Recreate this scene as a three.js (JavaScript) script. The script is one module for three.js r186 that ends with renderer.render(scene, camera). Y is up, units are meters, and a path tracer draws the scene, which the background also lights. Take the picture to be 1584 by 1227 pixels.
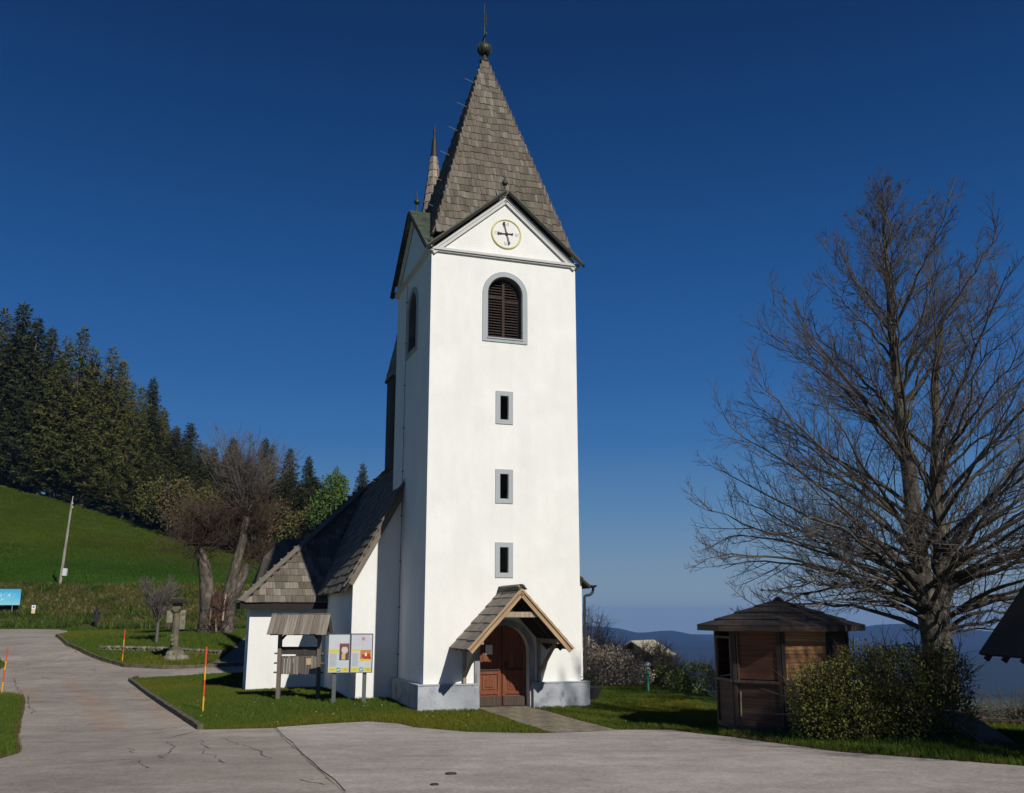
import * as THREE from 'three';
import { mergeGeometries } from 'three/addons/utils/BufferGeometryUtils.js';
import { TessellateModifier } from 'three/addons/modifiers/TessellateModifier.js';
import { ConvexGeometry } from 'three/addons/geometries/ConvexGeometry.js';
import { MarchingCubes } from 'three/addons/objects/MarchingCubes.js';

// ------------------------------------------------------------------ camera, sky, sun, exposure
const scene = new THREE.Scene();
const camera = new THREE.PerspectiveCamera(44.78, 1024 / 793, 0.1, 20000);
camera.position.set(0, 2.698, 0);
camera.rotation.x = 0.2248;
const renderer = new THREE.WebGLRenderer({ antialias: true });
renderer.setSize(1024, 793);
renderer.toneMapping = THREE.LinearToneMapping;
renderer.toneMappingExposure = 1;
renderer.shadowMap.enabled = true;

const SKY = [[-90, 128, 146, 162], [0, 136, 152, 166], [2, 124, 148, 169], [6, 90, 132, 173], [10, 60, 110, 166], [14, 46, 96, 156], [20, 33, 80, 138], [26, 25, 66, 119], [32, 20, 54, 102], [38, 17, 46, 89], [60, 13, 36, 74], [90, 11, 31, 66]];
const lin = (c) => { c /= 255; return c <= 0.04045 ? c / 12.92 : ((c + 0.055) / 1.055) ** 2.4; };
{
  const w = 16, h = 512, d = new Float32Array(w * h * 4);
  for (let j = 0; j < h; j++) {
    const e = ((j + 0.5) / h - 0.5) * 180;
    let k = 0; while (k < SKY.length - 2 && SKY[k + 1][0] < e) k++;
    const t = Math.min(1, Math.max(0, (e - SKY[k][0]) / (SKY[k + 1][0] - SKY[k][0])));
    for (let i = 0; i < w; i++) for (let c = 0; c < 4; c++) d[(j * w + i) * 4 + c] = c === 3 ? 1 : lin(SKY[k][c + 1]) * (1 - t) + lin(SKY[k + 1][c + 1]) * t;
  }
  const t = new THREE.DataTexture(d, w, h, THREE.RGBAFormat, THREE.FloatType);
  t.mapping = THREE.EquirectangularReflectionMapping; t.magFilter = THREE.LinearFilter; t.needsUpdate = true;
  scene.background = t; scene.environment = t;
}
const sun = new THREE.DirectionalLight(new THREE.Color().setRGB(1, 0.955, 0.88), 4.15);
sun.position.set(42.2, 58.8, 69.0 - 30); sun.target.position.set(0, 0, -30);
sun.castShadow = true; sun.shadow.mapSize.set(4096, 4096);
Object.assign(sun.shadow.camera, { left: -80, right: 60, top: 60, bottom: -60, near: 1, far: 300 });
scene.add(sun, sun.target);
scene.fog = new THREE.FogExp2(new THREE.Color().setRGB(0.17, 0.42, 1.0), 0.0001);

// ------------------------------------------------------------------ helpers
const V = (x, y, z) => new THREE.Vector3(x, y, z);
const rng = (s) => () => { s = (s + 0x6d2b79f5) | 0; let t = Math.imul(s ^ (s >>> 15), 1 | s); t = (t + Math.imul(t ^ (t >>> 7), 61 | t)) ^ t; return ((t ^ (t >>> 14)) >>> 0) / 4294967296; };
const R = rng(11);
const ss = (a, b, x) => { const t = Math.min(1, Math.max(0, (x - a) / (b - a))); return t * t * (3 - 2 * t); };
const lerp = (a, b, t) => a + (b - a) * t;
const interp = (x, xs, ys) => { if (x <= xs[0]) return ys[0]; for (let i = 1; i < xs.length; i++) if (x <= xs[i]) return lerp(ys[i - 1], ys[i], (x - xs[i - 1]) / (xs[i] - xs[i - 1])); return ys[ys.length - 1]; };
const hash = (i, j, s) => { let h = Math.imul(i, 374761393) ^ Math.imul(j, 668265263) ^ Math.imul(s + 1, 974634777); h = Math.imul(h ^ (h >>> 13), 1274126177); return ((h ^ (h >>> 16)) >>> 0) / 4294967296; };
const vnoise = (x, y, s = 0, px = 0, py = 0) => {
  const i = Math.floor(x), j = Math.floor(y), fx = x - i, fy = y - j, u = fx * fx * (3 - 2 * fx), v = fy * fy * (3 - 2 * fy);
  const W = (a, p) => (p ? ((a % p) + p) % p : a), h = (a, b) => hash(W(a, px), W(b, py), s);
  return lerp(lerp(h(i, j), h(i + 1, j), u), lerp(h(i, j + 1), h(i + 1, j + 1), u), v);
};
const fbm = (x, y, o = 4, s = 0, px = 0, py = 0) => { let a = 0.5, t = 0, n = 0; for (let k = 0; k < o; k++) { t += a * vnoise(x, y, s + k, px, py); n += a; x *= 2; y *= 2; px *= 2; py *= 2; a *= 0.5; } return t / n; };
const names = {};
const numbered = (n) => { const k = names[n] || 0; names[n] = k + 1; return k ? n + '_' + String(k).padStart(3, '0') : n; };
function tag(o, label, category, group, kind) { if (label) o.userData.label = label; if (category) o.userData.category = category; if (group) o.userData.group = group; if (kind) o.userData.kind = kind; return o; }
function thing(name, pos, turn, label, category, group) { const g = new THREE.Group(); g.name = numbered(name); g.position.copy(pos); g.rotation.y = turn || 0; scene.add(g); return tag(g, label, category, group); }
function mesh(name, geo, mat, parent = scene) { const m = new THREE.Mesh(geo, mat); m.name = parent === scene ? numbered(name) : name; m.castShadow = m.receiveShadow = true; parent.add(m); return m; }
function group(name, parent) { const g = new THREE.Group(); g.name = name; parent.add(g); return g; }
const struct = (name, geo, mat, label) => tag(mesh(name, geo, mat), label, null, null, 'structure');
function triUV(g, s = 1, ox = 0, oy = 0) {                       // texture coordinates in metres, from the face direction
  if (g.index) g = g.toNonIndexed();
  const p = g.attributes.position, n = g.attributes.normal, uv = new Float32Array(p.count * 2);
  for (let i = 0; i < p.count; i++) {
    const ax = Math.abs(n.getX(i)), ay = Math.abs(n.getY(i)), az = Math.abs(n.getZ(i));
    const [u, v] = ay > ax && ay > az ? [p.getX(i), p.getZ(i)] : ax > az ? [p.getZ(i), p.getY(i)] : [p.getX(i), p.getY(i)];
    uv[2 * i] = u * s + ox; uv[2 * i + 1] = v * s + oy;
  }
  g.setAttribute('uv', new THREE.BufferAttribute(uv, 2));
  for (const k of Object.keys(g.attributes)) if (!['position', 'normal', 'uv', 'color'].includes(k)) g.deleteAttribute(k);
  return g;
}
const place = (g, x = 0, y = 0, z = 0, rx = 0, ry = 0, rz = 0) => { g.applyMatrix4(new THREE.Matrix4().compose(V(x, y, z), new THREE.Quaternion().setFromEuler(new THREE.Euler(rx, ry, rz, 'YXZ')), V(1, 1, 1))); return g; };
const box = (w, h, d, ...at) => place(triUV(new THREE.BoxGeometry(w, h, d), 1, R() * 7, R() * 7), ...at);
const span = (x0, x1, y0, y1, z0, z1) => box(x1 - x0, y1 - y0, z1 - z0, (x0 + x1) / 2, (y0 + y1) / 2, (z0 + z1) / 2);
const cyl = (r0, r1, h, n, ...at) => place(triUV(new THREE.CylinderGeometry(r1, r0, h, n)), ...at);
const lathe = (pts, n, ...at) => place(triUV(new THREE.LatheGeometry(pts.map((p) => new THREE.Vector2(...p)), n)), ...at);
const ball = (r, ...at) => place(triUV(new THREE.SphereGeometry(r, 20, 14)), ...at);
const merge = (l) => mergeGeometries(l.map((g) => (g.index ? g.toNonIndexed() : g)));
function extrude(shape, depth, z) { const g = new THREE.ExtrudeGeometry(shape, { depth, bevelEnabled: false, curveSegments: 18 }); g.translate(0, 0, z); return triUV(g); }
function bar(a, b, w, t, up = V(0, 1, 0)) {                        // a beam of w by t from a to b
  const d = b.clone().sub(a), L = d.length(), y = d.normalize(), x = new THREE.Vector3().crossVectors(y, up); if (x.length() < 1e-3) x.set(1, 0, 0); x.normalize();
  const z = new THREE.Vector3().crossVectors(x, y), g = triUV(new THREE.BoxGeometry(w, L, t), 1, R() * 5, R() * 5);
  return g.applyMatrix4(new THREE.Matrix4().makeBasis(x, y, z).setPosition(a.clone().add(b).multiplyScalar(0.5)));
}
function polyGeo(pts) { const p = [], a = pts[0]; for (let i = 1; i + 1 < pts.length; i++) for (const q of [a, pts[i], pts[i + 1]]) p.push(q.x, q.y, q.z); const g = new THREE.BufferGeometry(); g.setAttribute('position', new THREE.Float32BufferAttribute(p, 3)); g.computeVertexNormals(); return triUV(g); }
function slabGeo(pts, t) {                                        // a flat polygon with thickness t below it
  const n = new THREE.Vector3().crossVectors(pts[1].clone().sub(pts[0]), pts[2].clone().sub(pts[0])).normalize(), lo = pts.map((p) => p.clone().addScaledVector(n, -t)), l = [polyGeo(pts), polyGeo([...lo].reverse())];
  pts.forEach((p, i) => { const j = (i + 1) % pts.length; l.push(polyGeo([p, lo[i], lo[j], pts[j]])); });
  return merge(l);
}
const inPoly = (x, y, P) => { let c = false; for (let i = 0, j = P.length - 1; i < P.length; j = i++) if ((P[i][1] > y) !== (P[j][1] > y) && x < ((P[j][0] - P[i][0]) * (y - P[i][1])) / (P[j][1] - P[i][1]) + P[i][0]) c = !c; return c; };

// textures: f(u, v) gives a grey or an rgb, 0..1
function tex(n, f, colour = true, rx = 1, ry = 1, m = n) {
  const d = new Uint8Array(n * m * 4);
  for (let j = 0; j < m; j++) for (let i = 0; i < n; i++) { const c = f(i / n, j / m), k = (j * n + i) * 4; for (let q = 0; q < 3; q++) d[k + q] = Math.max(0, Math.min(255, 255 * (c.length ? c[q] : c))); d[k + 3] = 255; }
  const t = new THREE.DataTexture(d, n, m); t.magFilter = THREE.LinearFilter; t.minFilter = THREE.LinearMipmapLinearFilter; t.generateMipmaps = true;
  t.wrapS = t.wrapT = THREE.RepeatWrapping; t.repeat.set(rx, ry); if (colour) t.colorSpace = THREE.SRGBColorSpace; t.needsUpdate = true; return t;
}
const T = {
  plaster: tex(512, (u, v) => { const a = fbm(u * 8, v * 8, 5, 1, 8, 8), b = fbm(u * 26, v * 4, 4, 7, 26, 4); return [0.915 + 0.06 * a + 0.03 * b, 0.915 + 0.06 * a + 0.03 * b, 0.905 + 0.06 * a + 0.032 * b]; }, true, 0.2, 0.2),
  plasterBump: tex(512, (u, v) => 0.5 * fbm(u * 12, v * 12, 4, 3, 12, 12) + 0.5 * fbm(u * 90, v * 90, 2, 5, 90, 90), false, 0.4, 0.4),
  render: tex(512, (u, v) => { const a = fbm(u * 6, v * 6, 5, 21, 6, 6), s = Math.max(0, fbm(u * 14, v * 9, 4, 27, 14, 9) - 0.58) * 0.9; return [0.35 * a + 0.72 - s, 0.35 * a + 0.72 - s, 0.35 * a + 0.73 - s * 0.9].map((c) => Math.min(0.97, c)); }, true, 0.35, 0.35),
  grain: tex(256, (u, v) => { const g = fbm(u * 40, v * 3, 4, 31, 40, 3), c = vnoise(u * 90, v * 2, 37, 90, 2); return 0.5 + 0.42 * g + 0.12 * c; }, true, 1.2, 0.5),
  grainH: tex(256, (v, u) => { const g = fbm(u * 40, v * 3, 4, 33, 40, 3), c = vnoise(u * 90, v * 2, 39, 90, 2); return 0.5 + 0.42 * g + 0.12 * c; }, true, 0.5, 1.2),
  grainBump: tex(256, (u, v) => fbm(u * 48, v * 3, 4, 41, 48, 3), false, 1.2, 0.5),
  bark: tex(256, (u, v) => 0.35 + 0.75 * fbm(u * 14 + 0.8 * fbm(u * 6, v * 6, 2, 53, 6, 6), v * 6, 4, 51, 14, 6), true, 1, 1),
  barkBump: tex(256, (u, v) => fbm(u * 18, v * 5, 4, 51, 18, 5), false, 1, 1),
  grass: tex(512, (u, v) => { const a = fbm(u * 10, v * 10, 5, 61, 10, 10), b = vnoise(u * 128, v * 128, 67, 128, 128), y = ss(0.5, 0.75, fbm(u * 5, v * 5, 3, 69, 5, 5)); return [0.42 + 0.35 * a + 0.16 * b + 0.14 * y, 0.48 + 0.35 * a + 0.14 * b + 0.05 * y, 0.4 + 0.3 * a + 0.16 * b]; }, true, 0.13, 0.13),
  grassBump: tex(512, (u, v) => 0.5 * fbm(u * 40, v * 40, 3, 71, 40, 40) + 0.5 * vnoise(u * 160, v * 160, 73, 160, 160), false, 0.25, 0.25),
  stone: tex(256, (u, v) => { const a = fbm(u * 6, v * 6, 5, 81, 6, 6), l = ss(0.55, 0.7, fbm(u * 9, v * 9, 3, 83, 9, 9)); return [0.45 + 0.45 * a + 0.1 * l, 0.45 + 0.43 * a + 0.1 * l, 0.42 + 0.4 * a + 0.02 * l]; }, true, 1, 1),
  stoneBump: tex(256, (u, v) => fbm(u * 10, v * 10, 5, 87, 10, 10), false, 1, 1),
};
const C = (r, g, b) => new THREE.Color().setRGB(r, g, b);
const std = (c, o = {}) => new THREE.MeshStandardMaterial({ color: c, roughness: 0.9, metalness: 0, ...o });
const wood = (r, g, b, o = {}) => std(C(r * 1.7, g * 1.7, b * 1.7), { map: T.grain, bumpMap: T.grainBump, bumpScale: 0.004, roughness: 0.95, ...o });
const M = {
  white: std(C(0.87, 0.865, 0.845), { map: T.plaster, bumpMap: T.plasterBump, bumpScale: 0.006 }),
  frame: std(C(0.42, 0.45, 0.475), { map: T.plaster, bumpMap: T.plasterBump, bumpScale: 0.003 }),
  plinth: std(C(0.46, 0.485, 0.51), { map: T.render, bumpMap: T.plasterBump, bumpScale: 0.01 }),
  moulding: std(C(0.62, 0.62, 0.61), { map: T.plaster, bumpMap: T.plasterBump, bumpScale: 0.003 }),
  fascia: wood(0.022, 0.017, 0.014),
  darkwood: wood(0.06, 0.045, 0.034),
  shutter: wood(0.05, 0.034, 0.028),
  door: wood(0.185, 0.05, 0.014, { roughness: 0.6 }),
  doorbase: wood(0.075, 0.055, 0.04),
  rafter: wood(0.42, 0.29, 0.17),
  newtie: wood(0.36, 0.29, 0.2),
  greypost: wood(0.17, 0.145, 0.115),
  copper: std(C(0.095, 0.135, 0.115), { roughness: 0.7, map: T.stone }),
  patina: std(C(0.085, 0.105, 0.085), { roughness: 0.55, metalness: 0.4, map: T.stone }),
  iron: std(C(0.035, 0.035, 0.035), { roughness: 0.6, metalness: 0.5 }),
  steel: std(C(0.45, 0.46, 0.48), { roughness: 0.45, metalness: 0.8 }),
  stone: std(C(0.27, 0.25, 0.21), { map: T.stone, bumpMap: T.stoneBump, bumpScale: 0.02 }),
  palestone: std(C(0.42, 0.4, 0.355), { map: T.stone, bumpMap: T.stoneBump, bumpScale: 0.01 }),
  kerb: std(C(0.24, 0.21, 0.16), { map: T.stone, bumpMap: T.stoneBump, bumpScale: 0.012 }),
  bark: std(C(0.17, 0.145, 0.11), { map: T.bark, bumpMap: T.barkBump, bumpScale: 0.03 }),
  oldbark: std(C(0.21, 0.168, 0.128), { map: T.bark, bumpMap: T.barkBump, bumpScale: 0.04 }),
  twig: std(C(0.1, 0.082, 0.066)),
  browntwig: std(C(0.085, 0.056, 0.034)),
  greytwig: std(C(0.12, 0.1, 0.088)),
  core: std(C(0.03, 0.026, 0.022)),
  leaf: new THREE.MeshPhysicalMaterial({ color: 0xffffff, vertexColors: true, roughness: 0.9, specularIntensity: 0.35 }),
};
const SHADES = [[0.145, 0.121, 0.092], [0.125, 0.105, 0.082], [0.172, 0.147, 0.118], [0.132, 0.109, 0.083], [0.15, 0.123, 0.092], [0.1, 0.085, 0.066], [0.2, 0.175, 0.145]];
const shingleMats = SHADES.map((c) => wood(...c, { roughness: 0.92 }));
const shingleMerged = std(0xffffff, { vertexColors: true, map: T.grain, bumpMap: T.grainBump, bumpScale: 0.004 });
const tint = (g, c) => { const a = new Float32Array(g.attributes.position.count * 3); for (let i = 0; i < a.length; i++) a[i] = c[i % 3]; g.setAttribute('color', new THREE.BufferAttribute(a, 3)); return g; };

// ------------------------------------------------------------------ terrain (x to the right, d = distance ahead = -z)
function H(x, d) {
  const near = Math.max(0, 24 - d) * 0.0458;
  const wL = ss(-6, -12, x);
  const left = interp(d, [40, 44, 48, 52, 56, 60, 65, 70, 80, 90, 93, 100], [0, 0.05, 0.2, 0.45, 0.8, 1.05, 1.3, 1.45, 1.6, 1.75, 2.2, 5.4]);
  const m = Math.min(0.32, Math.max(-0.02, 0.125 + (-x - 36) * 0.0037)), q0 = Math.max(0, d - 100), q = q0 < 62 ? q0 : 62 - 0.35 * Math.min(q0 - 62, 120);
  const lawnRise = 0.17 * Math.exp(-((x + 5.5) ** 2 + (d - 34.5) ** 2) / 14), mound = 0.35 * Math.exp(-((x + 19.4) ** 2 + (d - 65) ** 2) / 22);
  let y = near + lawnRise + wL * (left + mound) + q * m * ss(-4, -14, x);
  const dsr = x < 2 ? 46 + (2 - x) * 4 : interp(x, [2, 10, 14], [46, 28, 25]);
  const r = Math.max(0, d - dsr) * ss(-20, 3, x);
  if (r > 0) { const sl = 0.1 + 0.22 * ss(0.14, 0.34, x / d); y -= 150 * (1 - Math.exp((-sl * r * r) / (r + 4) / 150)); }
  return y + 0.05 * (fbm(x * 0.35, d * 0.35, 3, 91) - 0.5) * ss(26, 34, d) + (d > 60 ? 0.5 * (fbm(x * 0.09, d * 0.09, 3, 93) - 0.5) * ss(60, 110, d) : 0);
}
const G = (x, d, up = 0) => V(x, H(x, d) + up, -d);
const roadPoly = [[-0.7, -12], [-16, -12], [-12, 6], [-9.6, 14.6], [-9.0, 16.3], [-8.85, 17.6], [-9.05, 18.7], [-9.57, 19.8], [-11.3, 23.2], [-13.3, 27.4], [-15.0, 31.0], [-16.5, 34.0], [-17.2, 35.3], [-18.0, 36.0], [-19.2, 36.4], [-26, 37], [-30, 44], [-24.7, 48.2], [-25.2, 49.8], [-26.8, 52.2], [-33, 62], [-44, 79], [-75, 79], [-75, 84], [-38, 83], [-35.6, 79.4], [-32.4, 72], [-31.1, 67.5], [-26.5, 59], [-23.4, 54.5], [-21, 51.3], [-19.1, 49], [-16.9, 48.2], [-15.4, 48.5], [-11, 50.5], [-10.5, 47.4], [-12.4, 46.6], [-14.3, 45.1], [-16.3, 43.6], [-16.1, 42.2], [-15.6, 41.2], [-11.1, 31.8], [-7.59, 24.66], [-5.75, 25.03], [-5.55, 24.9], [-1.85, 13.2]];
const slabPoly = [[-1.0, -12], [-2.13, 13.14], [-5.83, 25.07], [-4.7, 25.9], [-3.77, 26.4], [-2.9, 25.9], [-2.43, 25.07], [-1.1, 24.1], [0.72, 23.7], [2.39, 24.52], [3.88, 24.5], [4.86, 22.55], [6.04, 18.74], [8.14, 16.23], [12, 12.5], [24, 6], [24, -12]];
const gravelPoly = [[-15.4, 48.6], [-15.4, 53.2], [-17.1, 63.9], [-12, 66], [-9.5, 55], [-11, 50.6]];
const pathPoly = [[-0.95, 29.75], [0.62, 30.25], [2.5, 24.45], [1.75, 24.1], [0.95, 23.75]];
function drape(P, up, maxEdge = 1.2) {
  const dense = [];
  P.forEach((a, i) => { const b = P[(i + 1) % P.length], n = Math.max(1, Math.ceil(Math.hypot(b[0] - a[0], b[1] - a[1]) / 1.5)); for (let k = 0; k < n; k++) { const t = k / n, w = k ? 0.07 : 0; dense.push(new THREE.Vector2(lerp(a[0], b[0], t) + (R() - 0.5) * w, lerp(a[1], b[1], t) + (R() - 0.5) * w)); } });
  let g = new THREE.ShapeGeometry(new THREE.Shape(dense)).toNonIndexed();
  g = new TessellateModifier(maxEdge, 8).modify(g);
  const p = g.attributes.position, uv = new Float32Array(p.count * 2), o = new Float32Array(p.count * 3);
  for (let i = 0; i < p.count; i++) { const x = p.getX(i), d = p.getY(i); o.set([x, H(x, d) + up, -d], i * 3); uv.set([(x + 24) / 36, (d - 8) / 36], i * 2); }
  const r = new THREE.BufferGeometry(); r.setAttribute('position', new THREE.BufferAttribute(o, 3)); r.setAttribute('uv', new THREE.BufferAttribute(uv, 2));
  r.computeVertexNormals(); return r;
}
{ // the ground sheet, out to the far valley
  const axis = (a, b, step, lo, hi, grow) => { const l = []; for (let x = a; x <= b; x += step) l.push(x); let s = step; for (let x = b; x < hi;) { s *= grow; x += s; l.push(Math.min(x, hi)); } s = step; for (let x = a; x > lo;) { s *= grow; x -= s; l.unshift(Math.max(x, lo)); } return l; };
  const xs = axis(-52, 20, 0.7, -3500, 3500, 1.16), ds = axis(4, 108, 0.7, -600, 3600, 1.14), pos = [], col = [], uv = [], idx = [];
  const lawn = [0.06, 0.105, 0.012], meadow = [0.038, 0.08, 0.008], dry = [0.105, 0.092, 0.036], field = [0.16, 0.19, 0.12], wood2 = [0.02, 0.03, 0.018];
  for (const d of ds) for (const x of xs) {
    pos.push(x, H(x, d), -d); uv.push(x, d);
    const n = fbm(x * 0.12, d * 0.12, 4, 95), b = (ss(88, 92, d + 3 * (n - 0.5)) - ss(99, 103, d + 5 * (n - 0.5))) * ss(-14, -20, x), f = ss(86, 96, d), v = ss(500, 900, d);
    const ds2 = d + 160 * (fbm(x * 0.0022, d * 0.002, 3, 99) - 0.5), stripe = (ds2 > 1380 && ds2 < 1560) || (ds2 > 1690 && ds2 < 1830) ? field : wood2;
    for (let c = 0; c < 3; c++) { let q = lerp(lawn[c], meadow[c], f); q = lerp(q, dry[c], Math.min(1, b + 0.35 * ss(0.55, 0.7, n) * (1 - v) * (d > 20 ? 0.5 : 0))); col.push(lerp(q, stripe[c], v) * (0.85 + 0.3 * n)); }
  }
  const n = xs.length;
  for (let j = 0; j + 1 < ds.length; j++) for (let i = 0; i + 1 < n; i++) { const a = j * n + i; idx.push(a, a + 1, a + n, a + 1, a + n + 1, a + n); }
  const g = new THREE.BufferGeometry(); g.setAttribute('position', new THREE.Float32BufferAttribute(pos, 3)); g.setAttribute('color', new THREE.Float32BufferAttribute(col, 3)); g.setAttribute('uv', new THREE.Float32BufferAttribute(uv, 2)); g.setIndex(idx); g.computeVertexNormals();
  struct('ground', g, new THREE.MeshPhysicalMaterial({ color: C(1.8, 1.8, 1.8), roughness: 1, specularIntensity: 0.15, vertexColors: true, map: T.grass, bumpMap: T.grassBump, bumpScale: 0.05 }), 'green grass ground sloping from the churchyard to meadow and valley');
}
{ // far hills beyond the valley
  const pos = [], idx = [], nx = 160, nd = 70;
  for (let j = 0; j < nd; j++) for (let i = 0; i < nx; i++) {
    const d = 1850 + (j / (nd - 1)) ** 1.3 * 5200, x = lerp(-2500, 6500, i / (nx - 1));
    const a = ss(1900, 2650, d) * (1 - 0.8 * ss(2650, 3100, d)) * (20 + 75 * fbm(x * 0.0021, 3.1, 4, 101)), b = ss(2900, 3900, d) * (1 - 0.7 * ss(4000, 5200, d)) * (80 * fbm(x * 0.0017, 7.7, 4, 103)), c = ss(4600, 6200, d) * (60 * fbm(x * 0.0013, 1.7, 4, 105));
    const gs = (X, D, sx, sd, h) => h * Math.exp(-(((x - X) / sx) ** 2) - ((d - D) / sd) ** 2), e = gs(400, 5200, 330, 700, 114) + gs(850, 5200, 150, 500, 56) + gs(1250, 5400, 260, 500, 46) + gs(2050, 5200, 520, 700, 112) + gs(2900, 4600, 420, 600, 90) + gs(2250, 3200, 420, 420, 66) + gs(1250, 3000, 300, 420, 40);
    pos.push(x, -152 + Math.max(a, b, c, e) + 26 * (fbm(x * 0.005, d * 0.005, 4, 107) - 0.5) * ss(1900, 2300, d), -d);
  }
  for (let j = 0; j + 1 < nd; j++) for (let i = 0; i + 1 < nx; i++) { const a = j * nx + i; idx.push(a, a + 1, a + nx, a + 1, a + nx + 1, a + nx); }
  const g = new THREE.BufferGeometry(); g.setAttribute('position', new THREE.Float32BufferAttribute(pos, 3)); g.setIndex(idx); g.computeVertexNormals();
  struct('hills', triUV(g, 0.002), std(C(0.012, 0.02, 0.016), { map: T.grass }), 'wooded blue hills beyond the valley');
}
{ // asphalt, slab, paths: one painted wear map in metres
  const n = 2048, wear = new Float32Array(n * n), dirt = new Float32Array(n * n), S = n / 36;
  const dot = (buf, x, d, r, a, soft) => { const cx = (x + 24) * S, cy = (d - 8) * S, rr = r * S; for (let j = Math.floor(cy - rr); j <= cy + rr; j++) for (let i = Math.floor(cx - rr); i <= cx + rr; i++) { if (i < 0 || j < 0 || i >= n || j >= n) continue; const t = Math.hypot(i - cx, j - cy) / rr; if (t > 1) continue; const k = j * n + i; buf[k] = Math.max(buf[k], a * (soft ? (1 - t * t) : 1)); } };
  const line = (P, w, a, wig = 1) => { for (let k = 0; k + 1 < P.length; k++) { const L = Math.hypot(P[k + 1][0] - P[k][0], P[k + 1][1] - P[k][1]), m = Math.ceil(L / 0.012); for (let i = 0; i <= m; i++) { const t = i / m, x = lerp(P[k][0], P[k + 1][0], t), d = lerp(P[k][1], P[k + 1][1], t); const jx = 0.28 * wig * (fbm(x * 1.6, d * 1.6, 4, 111) - 0.5), jd = 0.5 * wig * (fbm(x * 1.6, d * 1.6, 4, 113) - 0.5); dot(wear, x + jx, d + jd, w * (0.4 + 1.1 * vnoise(x * 3, d * 3, 115)), a); } } };
  const cracks = [[[-9.4, 15.1], [-7.62, 16.31], [-7.28, 16.79], [-6.68, 17.47], [-6.15, 17.66], [-6.59, 19.73], [-7.25, 21.23]], [[-6.15, 17.66], [-6.16, 18.64], [-5.91, 19.28], [-5.27, 18.03], [-4.83, 16.96]], [[-6.37, 17.31], [-6.04, 16.62], [-5.75, 16]], [[-6.67, 21.77], [-5.88, 19.73]], [[-6.4, 22.35], [-5.61, 20.71], [-4.87, 19.28], [-4.57, 18.43], [-4.17, 17.66]], [[-7.48, 19.73], [-6.94, 18.64]], [[-16.91, 35.08], [-14.89, 31.17], [-13.58, 28.6]], [[-8.79, 24.4], [-8.39, 25.26]], [[-3.03, 14.63], [-2.6, 13.91]], [[-22, 44.2], [-20.53, 41.36], [-17.64, 35.99]]];
  for (const c of cracks) line(c, 0.016, 0.6);
  for (const c of [[[-13.9, 30.14], [-12.25, 30.14]], [[-10.85, 24.4], [-7.6, 24.5]], [[-12, 27], [-9.6, 27.3]]]) line(c, 0.014, 0.5);
  line([[-2.18, 13.14], [-5.86, 25.0]], 0.014, 0.4, 0.3); line([[-1.1, 8], [-2.18, 13.14]], 0.014, 0.4, 0.3);
  for (const [P, w] of [[[[-20.91, 46.2], [-15.83, 36.95], [-12.25, 29.83], [-9.71, 24.6]], 0.42], [[[-18.89, 39], [-15.47, 32.6]], 0.35], [[[-14.4, 38.2], [-8.4, 25.4]], 0.3], [[[-10.0, 19.8], [-9.2, 17.4]], 0.4]]) for (let k = 0; k + 1 < P.length; k++) for (let i = 0; i < 160; i++) { const t = i / 160, x = lerp(P[k][0], P[k + 1][0], t), d = lerp(P[k][1], P[k + 1][1], t); dot(dirt, x + (R() - 0.5) * 0.3, d, w * (0.6 + 0.6 * R()), 0.15 + 0.35 * R(), true); }
  const col = (k, u, v, c) => {
    const x = u * 36, d = v * 36, fine = hash(Math.floor(u * n), Math.floor(v * n), 121), mid = fbm(x * 3, d * 3, 4, 123), big = fbm(x * 0.45, d * 0.45, 4, 127), streak = fbm(x * 0.5, d * 2.2, 3, 129), dd = dirt[k] * (0.35 + 0.9 * fbm(x * 1.4, d * 1.4, 3, 131));
    let b = 0.55 + 0.1 * (fine - 0.5) + 0.08 * (vnoise(x * 22, d * 22, 133) - 0.5) + 0.1 * (mid - 0.5) + 0.15 * (big - 0.5) + 0.07 * (streak - 0.5); b *= 1 - 0.85 * wear[k];
    return [b * (1 + 0.06 * dd), b * (1 - 0.09 * dd), b * (1 - 0.2 * dd)].map((q, i) => q * c[i]);
  };
  const map = tex(n, (u, v) => col(Math.round(v * n) * n + Math.round(u * n), u, v, [1.3, 1.27, 1.25]));
  const bump = tex(1024, (u, v) => { const k = Math.round(v * n) * n + Math.round(u * n); return 0.7 - 0.7 * wear[k] + 0.3 * hash(Math.floor(u * 1024), Math.floor(v * 1024), 141); }, false);
  struct('road', drape(roadPoly, 0.012), std(C(0.61, 0.555, 0.49), { map, bumpMap: bump, bumpScale: 0.008 }), 'cracked grey asphalt road curving up to the left');
  struct('plaza', drape(slabPoly, 0.026), std(C(0.7, 0.655, 0.61), { map, bumpMap: bump, bumpScale: 0.006 }), 'pale smooth asphalt forecourt in front of the church');
  struct('path', drape(pathPoly, 0.034, 0.8), std(C(0.42, 0.365, 0.3), { map: T.stone, bumpMap: T.stoneBump, bumpScale: 0.02 }), 'worn brownish concrete path to the church door').geometry.attributes.uv.array.forEach((q, i, a) => { a[i] = q * 30; });
  struct('gravel_path', drape(gravelPoly, 0.02), std(C(0.3, 0.27, 0.24), { map: T.stone, bumpMap: T.stoneBump, bumpScale: 0.02 }), 'grey gravel track rising behind the white annex').geometry.attributes.uv.array.forEach((q, i, a) => { a[i] = q * 30; });
}

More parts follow.
